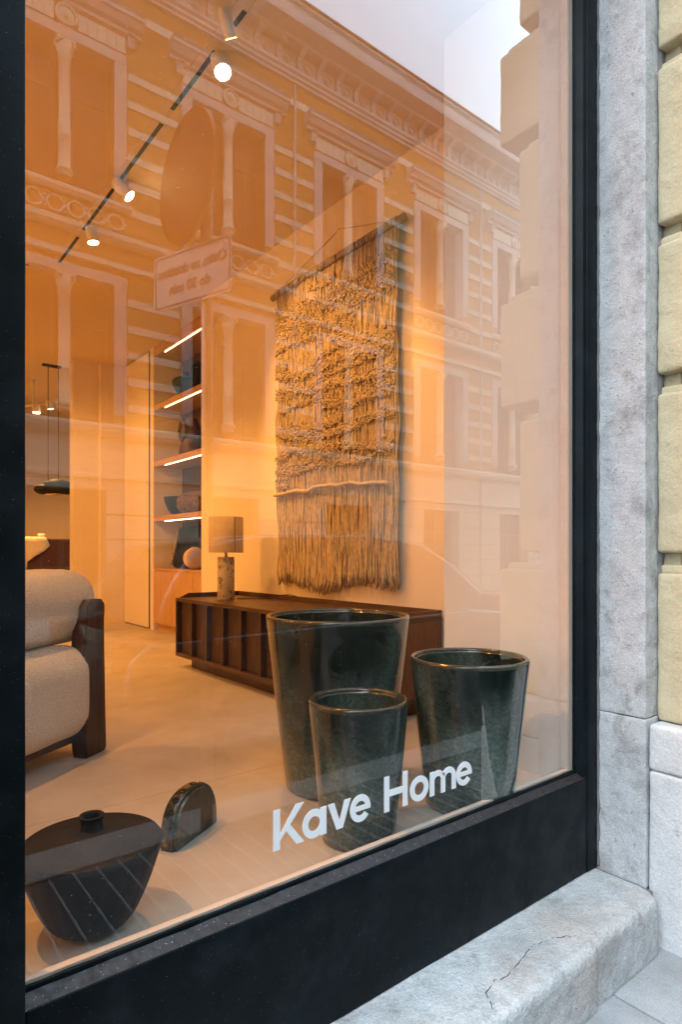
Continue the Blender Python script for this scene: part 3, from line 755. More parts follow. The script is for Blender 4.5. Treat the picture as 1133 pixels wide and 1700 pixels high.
lamp = thing('table_lamp', 'table lamp with linen shade and terrazzo base on the sideboard', 'table lamp', (2.19, 4.11, .52))
MB().lathe([(.001, .5202), (.060, .5202), (.062, .524), (.062, .828), (.060, .832), (.001, .832)], (2.19, 4.11, 0), 40).build('base', 'terrazzo', lamp)
MB().tube([(2.19, 4.11, .8325), (2.19, 4.11, .875)], .011, 12).build('stem', 'brass', lamp)
s1 = MB(); s1.lathe([(.126, .862), (.126, 1.122), (.1245, 1.122), (.1245, .862), (.126, .862)], (2.19, 4.11, 0), 56); s1.build('lamp_shade', 'linen', lamp)
MB().box(2.19 + .0, 2.19 + .006, 4.11 - .1285, 4.11 - .1262, .863, 1.121).build('shade_seam', 'raw_wood', lamp)
tag(MB().tube([(2.25, 4.06, .5245), (2.36, 3.98, .5245), (2.42, 3.86, .530), (2.45, 3.76, .558), (2.47, 3.68, .565), (2.505, 3.60, .545), (2.52, 3.55, .48)], .0035, 6).build('power_cord', 'dark_metal'),
    'thin black lamp cord looping over the back of the sideboard', 'cord')

mc = thing('macrame_wall_hanging', 'large cream macrame wall hanging of knotted cords on a wooden rod', 'wall hanging', (2.47, 3.27, .65))
MX = 2.482
rodp = [(MX, 3.935 - 1.395 * i / 12, 2.742 + .016 * i / 12 + .004 * math.sin(i * 1.7)) for i in range(13)]
MB().tube(rodp, [.022 + .002 * math.sin(i * 2.3) for i in range(13)], 12).build('rod', 'raw_wood', mc)
nl = (MX + .05, 3.20, 2.975)
MB().tube([(MX, 3.95, 2.75), nl], .0022, 5).build('hanging_string', 'cotton', mc)
MB().tube([nl, (MX, 2.60, 2.77)], .0022, 5).build('hanging_string', 'cotton', mc)
MB().ball(nl, .006).build('nail', 'dark_metal', mc)
rng = random.Random(3)
loops = MB()
y = 3.86
while y > 2.585:
    if rng.random() < .82:
        z = 2.745 + .016 * (3.935 - y) / 1.395
        ln = [(MX + math.cos(R(a)) * .028, y + rng.uniform(-.001, .001), z + math.sin(R(a)) * .028) for a in range(-70, 255, 25)]
        loops.tube(ln, .0042, 5)
    y -= .0105
loops.build('cord_loop', 'cotton', mc, kind='stuff')
bands = [
 ([(3.90, 2.60), (3.3, 2.50), (2.62, 2.62)], .030, 190),
 ([(3.89, 2.50), (3.55, 2.434), (3.2, 2.36), (2.963, 2.292)], .075, 330),
 ([(2.600, 2.423), (2.762, 2.445), (2.938, 2.418), (3.222, 2.376)], .045, 190),
 ([(2.609, 2.145), (2.785, 2.172), (3.025, 2.199), (3.435, 2.137)], .014, 110),
 ([(2.609, 2.085), (2.843, 2.104), (3.025, 2.133)], .050, 230),
 ([(3.86, 2.20), (3.72, 2.17)], .035, 70),
 ([(3.87, 2.145), (3.587, 2.084), (3.333, 2.079), (3.115, 2.100)], .020, 150),
 ([(2.600, 1.945), (2.785, 1.915), (3.089, 1.942), (3.465, 1.97), (3.86, 2.009)], .026, 300),
 ([(2.600, 1.86), (2.80, 1.82), (3.0, 1.80), (3.3, 1.835)], .030, 190),
 ([(2.598, 1.665), (2.796, 1.679), (3.025, 1.647), (3.319, 1.626), (3.587, 1.647), (3.87, 1.749)], .020, 280),
 ([(3.87, 1.735), (3.362, 1.692), (3.089, 1.725)], .028, 210),
 ([(2.610, 1.478), (2.796, 1.489)], .026, 80),
 ([(2.796, 1.489), (3.063, 1.532), (3.362, 1.564), (3.634, 1.582), (3.87, 1.526)], .018, 220),
 ([(2.796, 1.436), (2.987, 1.42), (3.362, 1.445), (3.634, 1.421), (3.87, 1.380)], .011, 160),
 ([(3.87, 1.44), (3.62, 1.47), (3.4, 1.50)], .028, 150),
 ([(3.87, 1.34), (3.70, 1.35)], .016, 50),
]
for q in range(16):
    zc = 1.50 + q * .075; ya = rng.uniform(2.6, 3.5); yb = ya + rng.uniform(.25, .7)
    bands.append(([(ya, zc + rng.uniform(-.03, .03)), ((ya + yb) / 2, zc + rng.uniform(-.03, .03)), (min(yb, 3.86), zc + rng.uniform(-.03, .03))], .012, 55))
def along(pl_, t):
    n_ = len(pl_) - 1; i = min(int(t * n_), n_ - 1); f = t * n_ - i
    return (pl_[i][0] + (pl_[i + 1][0] - pl_[i][0]) * f, pl_[i][1] + (pl_[i + 1][1] - pl_[i][1]) * f)
kn = MB()
for pl_, th, cnt in bands:
    th = th * 1.25 + .006
    for i in range(int(cnt * 2.5)):
        yy, zz = along(pl_, rng.random()); zz += rng.gauss(0, th * .55)
        if not (2.59 < yy < 3.86): continue
        r = rng.uniform(.0052, .0084)
        kn.ball((MX - .014 - rng.uniform(0, .010), yy, zz), r, 6, 4, (1, 1, rng.uniform(.85, 1.35)))
kn.build('knot', 'cotton', mc, kind='stuff')
def edgef(z): return .012 * math.sin(z * 5) + .008 * math.sin(z * 11 + 1)
st = MB()
ncord = 136
def bot_z(y): return .66 + .03 * math.sin(y * 3.2) + .02 * math.sin(y * 9)
for layer in range(2):
    for i in range(ncord):
        y0 = 3.855 - (1.260) * (i + .5 * layer) / ncord + rng.uniform(-.003, .003)
        zb = bot_z(y0) + rng.uniform(-.035, .035); zt = 2.73
        ph, ph2, dd = rng.uniform(0, 6.28), rng.uniform(0, 6.28), rng.uniform(-.006, .006)
        nseg = 44; P_ = []; Rr = []
        for k in range(nseg + 1):
            z = zt + (zb - zt) * k / nseg
            g = edgef(z) * ((3.86 - y0) / 1.27 * 2 - 1) * -1
            low = max(0, (1.28 - z) / .62)
            dy = .0035 * math.sin(z * 17 + ph) + .010 * nz((y0 * 3, z * 5, layer), 1.3, 2) + low * .006 * nz((y0 * 40, z * 9, 3), 1)
            if low > .85: dy += .012 * (low - .85) / .15 * math.sin(ph * 3 + z * 40)
            dx = .005 * math.sin(z * 13 + ph2) - .006 * layer + low * .007 * nz((y0 * 30, z * 12, 8), 1) - .006 * low
            P_.append((MX + .004 - dx - .008 + dd, y0 + dy + g * .5, z))
            Rr.append((.0050 + .0008 * math.sin(z * 70 + ph)) * (1.05 + .15 * low) * (1 if k < nseg else .5))
        st.tube(P_, Rr, 5)
st.build('hanging_cord', 'cotton', mc, kind='stuff')
rp = [(3.86, 1.278), (3.80, 1.280), (3.731, 1.281), (3.587, 1.292), (3.45, 1.277), (3.362, 1.3), (3.181, 1.298), (3.115, 1.288), (2.987, 1.297), (2.89, 1.277), (2.773, 1.278), (2.657, 1.266), (2.651, 1.249)]
rp2 = []
for i in range(len(rp) - 1):
    for t in np.arange(0, 1, .125): rp2.append((MX - .032 + .002 * math.sin(i * 5 + t * 20), rp[i][0] + (rp[i + 1][0] - rp[i][0]) * t, rp[i][1] + (rp[i + 1][1] - rp[i][1]) * t))
rmb = MB(); rmb.tube(rp2, [.0125 + .0022 * math.sin(i * 2.1) for i in range(len(rp2))], 8); rmb.build('thick_rope', 'rope', mc)

# ================================================================== SHELF NICHE
nu = thing('shelf_unit', 'built-in oak shelf unit with warm light strips in the niche', 'shelves', (2.9, 6.0, 0))
MB().box(2.705, 3.05, 5.225, 6.745, .085, .665).build('cabinet', 'oak', nu)
MB().box(2.74, 3.05, 5.225, 6.745, 0, .0845).build('cabinet_plinth', 'oak', nu)
MB().box(2.698, 3.05, 5.222, 6.75, .6655, .690).build('cabinet_top', 'oak_shelf', nu)
cdm = MB().box(2.6895, 2.7045, .004, .496, .09, .660).data('cabinet_door', 'oak')
for k in range(3): piece('cabinet_door', cdm, nu, (0, 5.235 + k * .503, 0))
shz = [1.205, 1.814, 2.440]
for z in shz:
    MB().box(2.70, 3.05, 5.22, 6.755, z + .004, z + .060).build('shelf', 'oak_shelf', nu)
    MB().box(2.721, 2.729, 5.23, 6.50, z - .004, z + .0038).build('light_strip', 'led_glow', nu)
MB().box(2.70, 3.058, 5.22, 6.757, 3.048, 3.155).build('top_board', 'oak_shelf', nu)
MB().box(2.721, 2.729, 5.23, 6.50, 3.040, 3.0478).build('light_strip', 'led_glow', nu)
MB().box(3.04, 3.058, 5.22, 6.757, .692, 3.046).build('back_board', 'dark_laminate', nu)
def turned(name, label, cat, x, y, z, prof, mat, n=36):
    return tag_l(name, label, cat, x, y, z, prof, mat, n)
def tag_l(name, label, cat, x, y, z, prof, mat, n):
    mb = MB(); mb.lathe(prof, (0, 0, 0), n)
    o = mb.build(name, mat); o.location = (x, y, z); tag(o, label, cat); return o
pot1 = [(.001, 0), (.06, 0), (.085, .03), (.135, .12), (.145, .165), (.12, .20), (.06, .215), (.032, .222), (.030, .25), (.038, .268), (.03, .27), (.02, .25), (.001, .2)]
turned('squat_bottle', 'dark squat bottle with short neck on the upper lit shelf', 'bottle', 2.83, 6.20, 2.5005, pot1, 'black_matte')
turned('dark_jar', 'dark jar half hidden by the wall edge on the upper shelf', 'jar', 2.84, 5.90, 2.5005, [(.001, 0), (.07, 0), (.09, .08), (.09, .26), (.06, .31), (.001, .31)], 'black_matte')
t = thing('sculpture', 'dark red knotted ceramic sculpture on the middle lit shelf', 'sculpture', (2.86, 6.12, 1.875))
MB().lathe([(.001, 1.875), (.12, 1.875), (.13, 1.92), (.10, 2.05), (.11, 2.15), (.06, 2.27), (.001, 2.29)], (2.86, 6.12, 0), 28, wob=lambda r, h, a: r * (1 + .08 * math.sin(3 * a + h * 20))).build('body', 'dark_red', t)
ring = [(2.75, 6.12 + .07 * math.cos(a), 2.13 + .09 * math.sin(a)) for a in [2 * PI * i / 20 for i in range(21)]]
MB().tube(ring, .018, 8).build('ring', 'dark_red', t)
turned('dark_bowl', 'dark round bowl behind the fur basket on the shelf', 'bowl', 2.83, 6.42, 1.2655, [(.001, 0), (.05, 0), (.10, .06), (.135, .15), (.14, .20), (.13, .20), (.09, .07), (.001, .03)], 'black_matte')
t = thing('fur_basket', 'brown shaggy ribbed basket on the shelf above the black cushion', 'basket', (2.85, 6.0, 1.266))
for k in range(6):
    yy = 5.80 + k * .085
    MB().lathe([(.001, -.052), (.07, -.048), (.115, -.02), (.118, .02), (.07, .048), (.001, .052)], (2.86, yy, 1.266 + .118), 20, axis='y', wob=lambda r, h, a, k=k: r * (1 + .07 * nz((math.cos(a) * 3, math.sin(a) * 3, h * 20 + k), 1.4))).build('fur_rib', 'fur', t)
t = thing('cushion', 'black cushion with a beaded seam leaning in the lowest niche bay', 'cushion', (2.9, 6.28, .69))
ORG[t.name] = (0, 0, 0)
cu = MB(); cu.rbox((-.06, -.24, 0), (.06, .24, .46), .055, .04, lambda p, n: .012 * fr(p, 6, 3), seg=3)
o = cu.build('cushion_cover', 'black_matte', t); o.rotation_euler = (0, R(14), R(12)); o.location = (-.02, 0, .008)
o2 = MB().tube([(-.045, .232 + .012 * math.sin(i * 1.2), .02 + .43 * i / 24) for i in range(25)], [.012 if i % 2 else .007 for i in range(25)], 8).build('beaded_seam', 'rattan', t)
o2.rotation_euler = (0, R(14), R(12)); o2.location = (-.02, 0, .008)
t = thing('turned_wood_ornament', 'pale stepped wooden ornament lying on the oak cabinet', 'ornament', (2.80, 5.9, .69))
MB().lathe([(.001, 0), (.032, 0), (.036, .01), (.036, .085), (.030, .092), (.075, .094), (.10, .10), (.10, .125), (.092, .133), (.11, .14), (.115, .16), (.105, .19), (.08, .2), (.001, .2)], (2.78, 0.0, .69 + .116), 30, axis='y', smooth=False).build('turned_body', 'pale_wood', t)
for v in bpy.data.objects['turned_body'].data.vertices: v.co.y = -(v.co.y + 5.9) + .14
bpy.data.objects['turned_body'].data.flip_normals()

# ================================================================== ARMCHAIR
ch = thing('armchair', 'cream boucle armchair with dark wooden frame at the left edge', 'armchair', (.883, 2.80, 0), rz=R(35))
ORG[ch.name] = (0, 0, 0)
MB().rbox((-1.15, .015, .470), (.065, .38, .790), .135, .03, lambda p, n: .004 * nz(p, 7, 2), seg=6).build('upper_cushion', 'boucle', ch)
MB().rbox((-1.15, -.045, .088), (-.065, .36, .478), .11, .03, lambda p, n: .005 * nz(p, 6, 5), seg=6).build('lower_cushion', 'boucle', ch)
MB().rbox((-1.15, .52, .118), (-.075, .90, .44), .10, .05, lambda p, n: .004 * nz(p, 6, 6), seg=4).build('seat_cushion', 'boucle', ch)
def legp(name, x0, x1, y0, y1, h):
    m = MB(); pr = [(x0 + .02, 0), (x1 - .012, 0), (x1 - .003, .02), (x1 - .01, .25), (x1 - .018, h - .09), (x1 - .013, h - .06), (x1 - .014, h - .02), (x1 - .035, h), (x0 + .05, h), (x0 + .025, h - .03), (x0 + .012, h - .12), (x0, h - .25), (x0, .15), (x0 + .006, .09), (x0 + .012, .02)]
    bm_ = bmesh.new(); a = [bm_.verts.new((p[0], y0, p[1])) for p in pr]; b = [bm_.verts.new((p[0], y1, p[1])) for p in pr]
    bm_.faces.new(a); bm_.faces.new(list(reversed(b)))
    for i in range(len(pr)): j = (i + 1) % len(pr); bm_.faces.new((a[i], b[i], b[j], a[j]))
    bmesh.ops.recalc_face_normals(bm_, faces=bm_.faces)
    bmesh.ops.bevel(bm_, geom=[e for e in bm_.edges if abs(e.verts[0].co.y - e.verts[1].co.y) < 1e-6], offset=.008, segments=2, affect='EDGES')
    me = bpy.data.meshes.new(name); bm_.to_mesh(me); bm_.free(); me.materials.append(M_['walnut_vert'])
    o = bpy.data.objects.new(name, me); COL.objects.link(o); o.parent = ch; return o
legp('leg', -.150, .002, -.03, .045, .662)
legp('leg', -1.25, -1.10, -.03, .045, .662)
legp('leg', -.150, .002, .80, .87, .50)
legp('leg', -1.25, -1.10, .80, .87, .50)
MB().rbox((-1.12, .02, .068), (-.13, .06, .122), .008, .3, seg=2).build('frame_rail', 'walnut_vert', ch)
MB().rbox((-.09, .03, .068), (-.045, .81, .122), .008, .3, seg=2).build('frame_rail', 'walnut_vert', ch)
MB().rbox((-.09, .03, .50), (-.045, .81, .55), .008, .3, seg=2).build('arm_rail', 'walnut_vert', ch)

# ================================================================== FAR ROOM
tb = thing('dining_table', 'high far table under a dark cloth in the back room', 'table', (1.6, 8.9, 0))
MB().rbox((.2, 8.55, .02), (2.4, 9.4, 1.045), .03, .1, lambda p, n: .012 * math.sin(p[0] * 22) * (p[2] < .98), seg=2).build('tablecloth', 'dark_cloth', tb)
ru = MB()
rv = []; rf = []
for i in range(17):
    for j in range(9):
        x = 1.10 + .90 * i / 16; k = j / 8
        drop = max(0, k - .45) / .55
        rv.append((x + .05 * math.sin(i * 1.3) * drop, 9.1 - .56 * min(1, k / .45) - .02 * drop - .015 * math.sin(i * 1.9) * drop, 1.052 + .012 * abs(math.sin(i * .9 + j)) * (1 - drop) - drop * (.10 + .34 * max(0, math.sin(i / 16 * PI * 1.1 - .3)))))
for i in range(16):
    for j in range(8): rf.append((i * 9 + j, i * 9 + 9 + j, i * 9 + 10 + j, i * 9 + 1 + j))
ru.add(rv, rf, True)
o = ru.build('throw', 'cloth'); sm = o.modifiers.new('s', 'SOLIDIFY'); sm.thickness = .006
tag(o, 'crumpled cream throw hanging over the edge of the far table', 'throw')
turned('small_cup', 'small cup standing on the far table behind the armchair', 'cup', 2.05, 9.0, 1.047, [(.001, 0), (.035, 0), (.045, .07), (.04, .07), (.001, .01)], 'white_metal', 16)
pd_ = thing('pendant_lamp', 'black low pendant lamp hanging on two cords in the back room', 'pendant lamp', (2.02, 8.30, CE))
px_, py_ = 1.99, 8.20
MB().lathe([(.001, -.175), (.16, -.17), (.20, -.15), (.215, -.10), (.19, -.03), (.13, .03), (.06, .055), (.001, .06)], (0, 0, 0), 40, wob=lambda r, h, a: r * (1 + .10 * math.cos(a - .5))).data('x', 'black_matte')
pm = MB(); pm.lathe([(.001, -.085), (.17, -.085), (.20, -.07), (.21, -.03), (.19, .03), (.13, .08), (.06, .10), (.001, .105)], (px_ + .06, py_, 1.665), 40, wob=lambda r, h, a: r * (1 + .10 * math.cos(a - .5))); pm.ball((px_ - .11, py_ - .02, 1.63), .10, 16, 10, (1, .9, .62)); pm.build('shade', 'black_matte', pd_)
MB().lathe([(.001, 0), (.16, 0), (.16, .006), (.001, .006)], (px_ + .06, py_, 1.572), 30).build('diffuser', 'brass', pd_)
for dx in (-.045, .075): MB().tube([(px_ + dx, py_, 1.75), (px_ + dx, py_, CE - .02)], .004, 6).build('cord', 'dark_metal', pd_)
MB().box(px_ - .11, px_ + .10, py_ - .03, py_ + .03, CE - .022, CE - .002).build('ceiling_plate', 'dark_metal', pd_)

# ================================================================== CEILING TRACK AND SPOTS
def spot_thing(x, y, z, aim, label, group, r=.036, glow=True, power=0, size=60, L_=.12, rad=.03, name='spotlight', deep=False):
    t = thing(name, label, 'spotlight', (x, y, z), group)
    d = (Vector(aim) - Vector((x, y, z))).normalized()
    q = d.to_track_quat('Z', 'Y')
    c = Vector((x, y, z))
    a0, a1 = c - d * L_, c
    mb = MB()
    if deep:
        mb.tube([a0, a0 + d * .012, a1 + d * .03], [r * .8, r * 1.06, r * 1.1], 24, caps=False); mb.tube([a0, a0 + d * .003], r * .8, 24)
        mb.tube([a1 - d * .05, a1 + d * .03], [r * .9, r * 1.04], 24, caps=False)
        a1 = a1 - d * .055
    else: mb.tube([a0, a0 + d * .012, a1 - d * .002, a1], [r * .8, r * 1.06, r * 1.1, r * 1.05], 24)
    mb.build('housing', 'white_metal', t)
    g = MB()
    g.tube([a1 + d * .0005, a1 + d * .003], r * (.5 if deep else .93), 24); g.build('lens', 'lamp_glow', t)
    MB().tube([c - d * L_ * .5, (x, y, CE - .003) if abs(CE - z) < .3 else c - d * L_ * .5 + Vector((0, 0, .08))], .009, 8).build('stem', 'white_metal', t)
    if power:
        l = bpy.data.lights.new('lamp', 'SPOT'); l.energy = power; l.spot_size = R(size); l.spot_blend = .55; l.shadow_soft_size = rad
        l.color = (1.0, .445, .10)
        o = bpy.data.objects.new('lamp', l); COL.objects.link(o); o.parent = t
        o.location = d * .012; o.rotation_euler = (-d).to_track_quat('Z', 'Y').to_euler()
    return t
grp = 'warm spotlights under the shop ceiling'
trk = thing('lighting_track', 'recessed black lighting track running down the shop ceiling', 'lighting track', (1.33, 3.6, CE))
for y0, y1 in ((2.33, 2.42), (2.60, 3.08), (3.22, 3.86), (3.98, 4.62), (4.75, 5.25)):
    MB().box(1.318, 1.340, y0, y1, CE - .0035, CE - .0005).build('track_slot', 'slot_black', trk)
MB().box(1.280, 1.3175, 2.1, 5.30, CE - .003, CE - .0004).box(1.3405, 1.378, 2.1, 5.30, CE - .003, CE - .0004).build('trim', 'sill_white', trk)
trk2 = thing('lighting_track', 'short recessed track crossing the ceiling at upper left', 'lighting track', (.6, 5.2, CE))
MB().box(.2, 1.15, 5.45, 5.47, CE - .0035, CE - .0005).build('track_slot', 'slot_black', trk2)
MB().box(.1, 1.277, 5.40, 5.4495, CE - .003, CE - .0004).box(.1, 1.277, 5.4705, 5.52, CE - .003, CE - .0004).build('trim', 'sill_white', trk2)
spot_thing(1.356, 2.575, 3.06, (1.25, 1.3, 0.55), 'largest glowing spotlight on the ceiling track, highest in the picture', grp, .037, power=60, size=52)
spot_thing(1.377, 3.829, 3.06, (2.45, 3.25, 1.85), 'second glowing spotlight from the window on the ceiling track', grp, .037, power=92, size=70)
spot_thing(1.38, 4.56, 3.06, (1.75, 4.5, 0.6), 'flattened glowing spotlight at the far end of the ceiling track', grp, .037, power=85, size=80)
spot_thing(1.276, 2.37, 3.08, (2.45, 3.1, 1.3), 'dark spotlight head turned away beside the topmost track slot', grp, .024, L_=.075, power=66, size=60, deep=True)
spot_thing(-.30, 2.10, 3.06, (.6, 1.5, 0.0), 'spotlight left of the window aimed at the black vase', grp, .037, power=105, size=70)
spot_thing(-.30, 3.60, 3.06, (1.9, 1.5, 0.8), 'spotlight deep left aimed at the planters and pier', grp, .037, power=26, size=46)
spot_thing(-.60, 4.6, 3.06, (1.0, 4.8, 0.0), 'spotlight deep left aimed at the middle floor', grp, .037, power=110, size=95)
spot_thing(.4, 6.2, 3.06, (1.9, 6.9, 0.4), 'spotlight at the rear aimed at the door', grp, .037, power=165, size=110)
spot_thing(1.99, 9.0, 2.72, (2.0, 8.9, 0), 'small glowing spotlight in the back room beside the pendant cords', grp, .045, power=110, size=110)
spot_thing(1.80, 9.1, 2.66, (1.6, 9.4, 0), 'lowest glowing spotlight in the back room left of the cords', grp, .042, power=110, size=110)
spot_thing(2.14, 8.9, 2.78, (2.6, 9.6, .8), 'unlit looking spotlight head right of the pendant cords', grp, .045, power=90, size=110)
spot_thing(-2.2, 2.6, 3.06, (-3.9, 2.9, 1.9), 'unseen fill lamp added for warm bounce off the left wall near the window', grp, .037, power=110, size=120)  # added lamp out of view, bounces warm fill off the left wall
spot_thing(-2.2, 5.2, 3.06, (-3.9, 5.4, 1.9), 'unseen fill lamp added for warm bounce off the middle of the left wall', grp, .037, power=850, size=125)  # second added lamp out of view, its bounce brightens the ceiling
rb_ = MB(); rb_.tube([(1.72, 9.15, 2.78), (2.20, 8.9, 2.86)], .014, 8); rb_.tube([(1.96, 9.02, 2.82), (1.96, 9.02, CE - .002)], .012, 8)
tag(rb_.build('spotlight_bar', 'white_metal'), 'white bar carrying small spotlights on the back room ceiling', 'light bar')

# ================================================================== STREET: TRAFFIC SIGN (seen mirrored in the pane)
sg = thing('traffic_sign', 'round no parking sign above a white delivery plate on a grey post', 'traffic sign', (1.352, -.27, PAVE))
MB().tube([(1.388, -.283, PAVE), (1.388, -.283, 3.02)], .030, 20).build('post', 'galvanised', sg)
dcy, dcz, dr_ = -.33, 2.685, .305
def disc(x0, x1, r0, r1, name, mat, n=64):
    MB().lathe([(r0, x0), (r1, x0), (r1, x1), (r0, x1), (r0, x0)], (0, dcy, dcz), n, axis='x', smooth=False).build(name, mat, sg)
disc(1.296, 1.316, .001, dr_, 'sign_disc', 'galvanised')
disc(1.2935, 1.2955, dr_ - .038, dr_ - .003, 'red_ring', 'sign_red')
disc(1.2935, 1.2955, .001, dr_ - .040, 'blue_field', 'sign_blue')
bar = MB().box(-.0022, 0, -.265, .265, -.02, .02).build('red_bar', 'sign_red', sg); bar.location = (1.2930 - 1.352, dcy + .27, dcz - PAVE); bar.rotation_euler = (R(45), 0, 0)
# plate: runs from A (far from window) to B
A_, B_ = Vector((1.24, -.58, 0)), Vector((1.418, -.083, 0))
pu = (B_ - A_).normalized(); plen = (B_ - A_).length
rotz = math.atan2(pu.y, pu.x)
PZ0, PZ1 = 2.085, 2.362
plate = bpy.data.objects.new('text_plate', None)
def rrect(w, h, r, n=6, x0=0, z0=0):
    out = []
    for cx, cz, a0 in ((w - r, r, -90), (w - r, h - r, 0), (r, h - r, 90), (r, r, 180)):
        for i in range(n + 1):
            a = R(a0 + 90 * i / n); out.append((x0 + cx + r * math.cos(a), z0 + cz + r * math.sin(a)))
    return out
# local frame: x along plate, y = behind, z up ; readable side faces -X (towards oncoming traffic)
def loc_frame(o, off=(0, 0, 0)):
    o.parent = sg
    # readable left edge is at B (window side is reader's left when looking towards +X): local +x must run from B to A
    o.rotation_euler = (0, 0, rotz + PI)
    o.location = Vector((B_.x, B_.y, PZ0)) - Vector((1.352, -.27, PAVE))
pm_ = MB().prism(rrect(plen, PZ1 - PZ0, .022), 0, .003, 'y')
h_ = PZ1 - PZ0
o = bpy.data.objects.new('text_plate', pm_.data('text_plate', 'sign_white')); COL.objects.link(o); loc_frame(o)
pl_o = o
def ringplate(o0, o1, name, mat, yy):
    a = rrect(plen - 2 * o0, h_ - 2 * o0, .018, x0=o0, z0=o0); b = rrect(plen - 2 * o1, h_ - 2 * o1, .012, x0=o1, z0=o1)
    n = len(a); vs = [(p[0], yy, p[1]) for p in a] + [(p[0], yy, p[1]) for p in b]
    me = MB().add(vs, [(i, (i + 1) % n, (i + 1) % n + n, i + n) for i in range(n)]).data(name, mat)
    q = bpy.data.objects.new(name, me); COL.objects.link(q); q.parent = pl_o
ringplate(.010, .0185, 'border_line', 'sign_black', -.0008)
def text(s, size, cx, cz):
    c = bpy.data.curves.new('lettering', 'FONT'); c.body = s; c.size = size; c.align_x = 'CENTER'; c.align_y = 'CENTER'; c.extrude = .0004
    c.offset = .0024
    c.materials.append(M_['sign_black'])
    q0 = bpy.data.objects.new('lettering', c); COL.objects.link(q0); bpy.context.view_layer.update()
    me = bpy.data.meshes.new_from_object(q0.evaluated_get(bpy.context.evaluated_depsgraph_get())); bpy.data.objects.remove(q0)
    q = bpy.data.objects.new('lettering', me); COL.objects.link(q); q.parent = pl_o
    q.location = (cx, -.0012, cz); q.rotation_euler = (R(90), 0, 0); return q
text('Osim za dostavu', .068, plen / 2, h_ * .66)
text('do 30 min', .068, plen / 2 + .01, h_ * .33)
# bring the clamp between post and signs
for z in (2.6, 2.78): MB().box(1.3165, 1.38, -.31, -.255, z, z + .04).build('clamp', 'galvanised', sg)

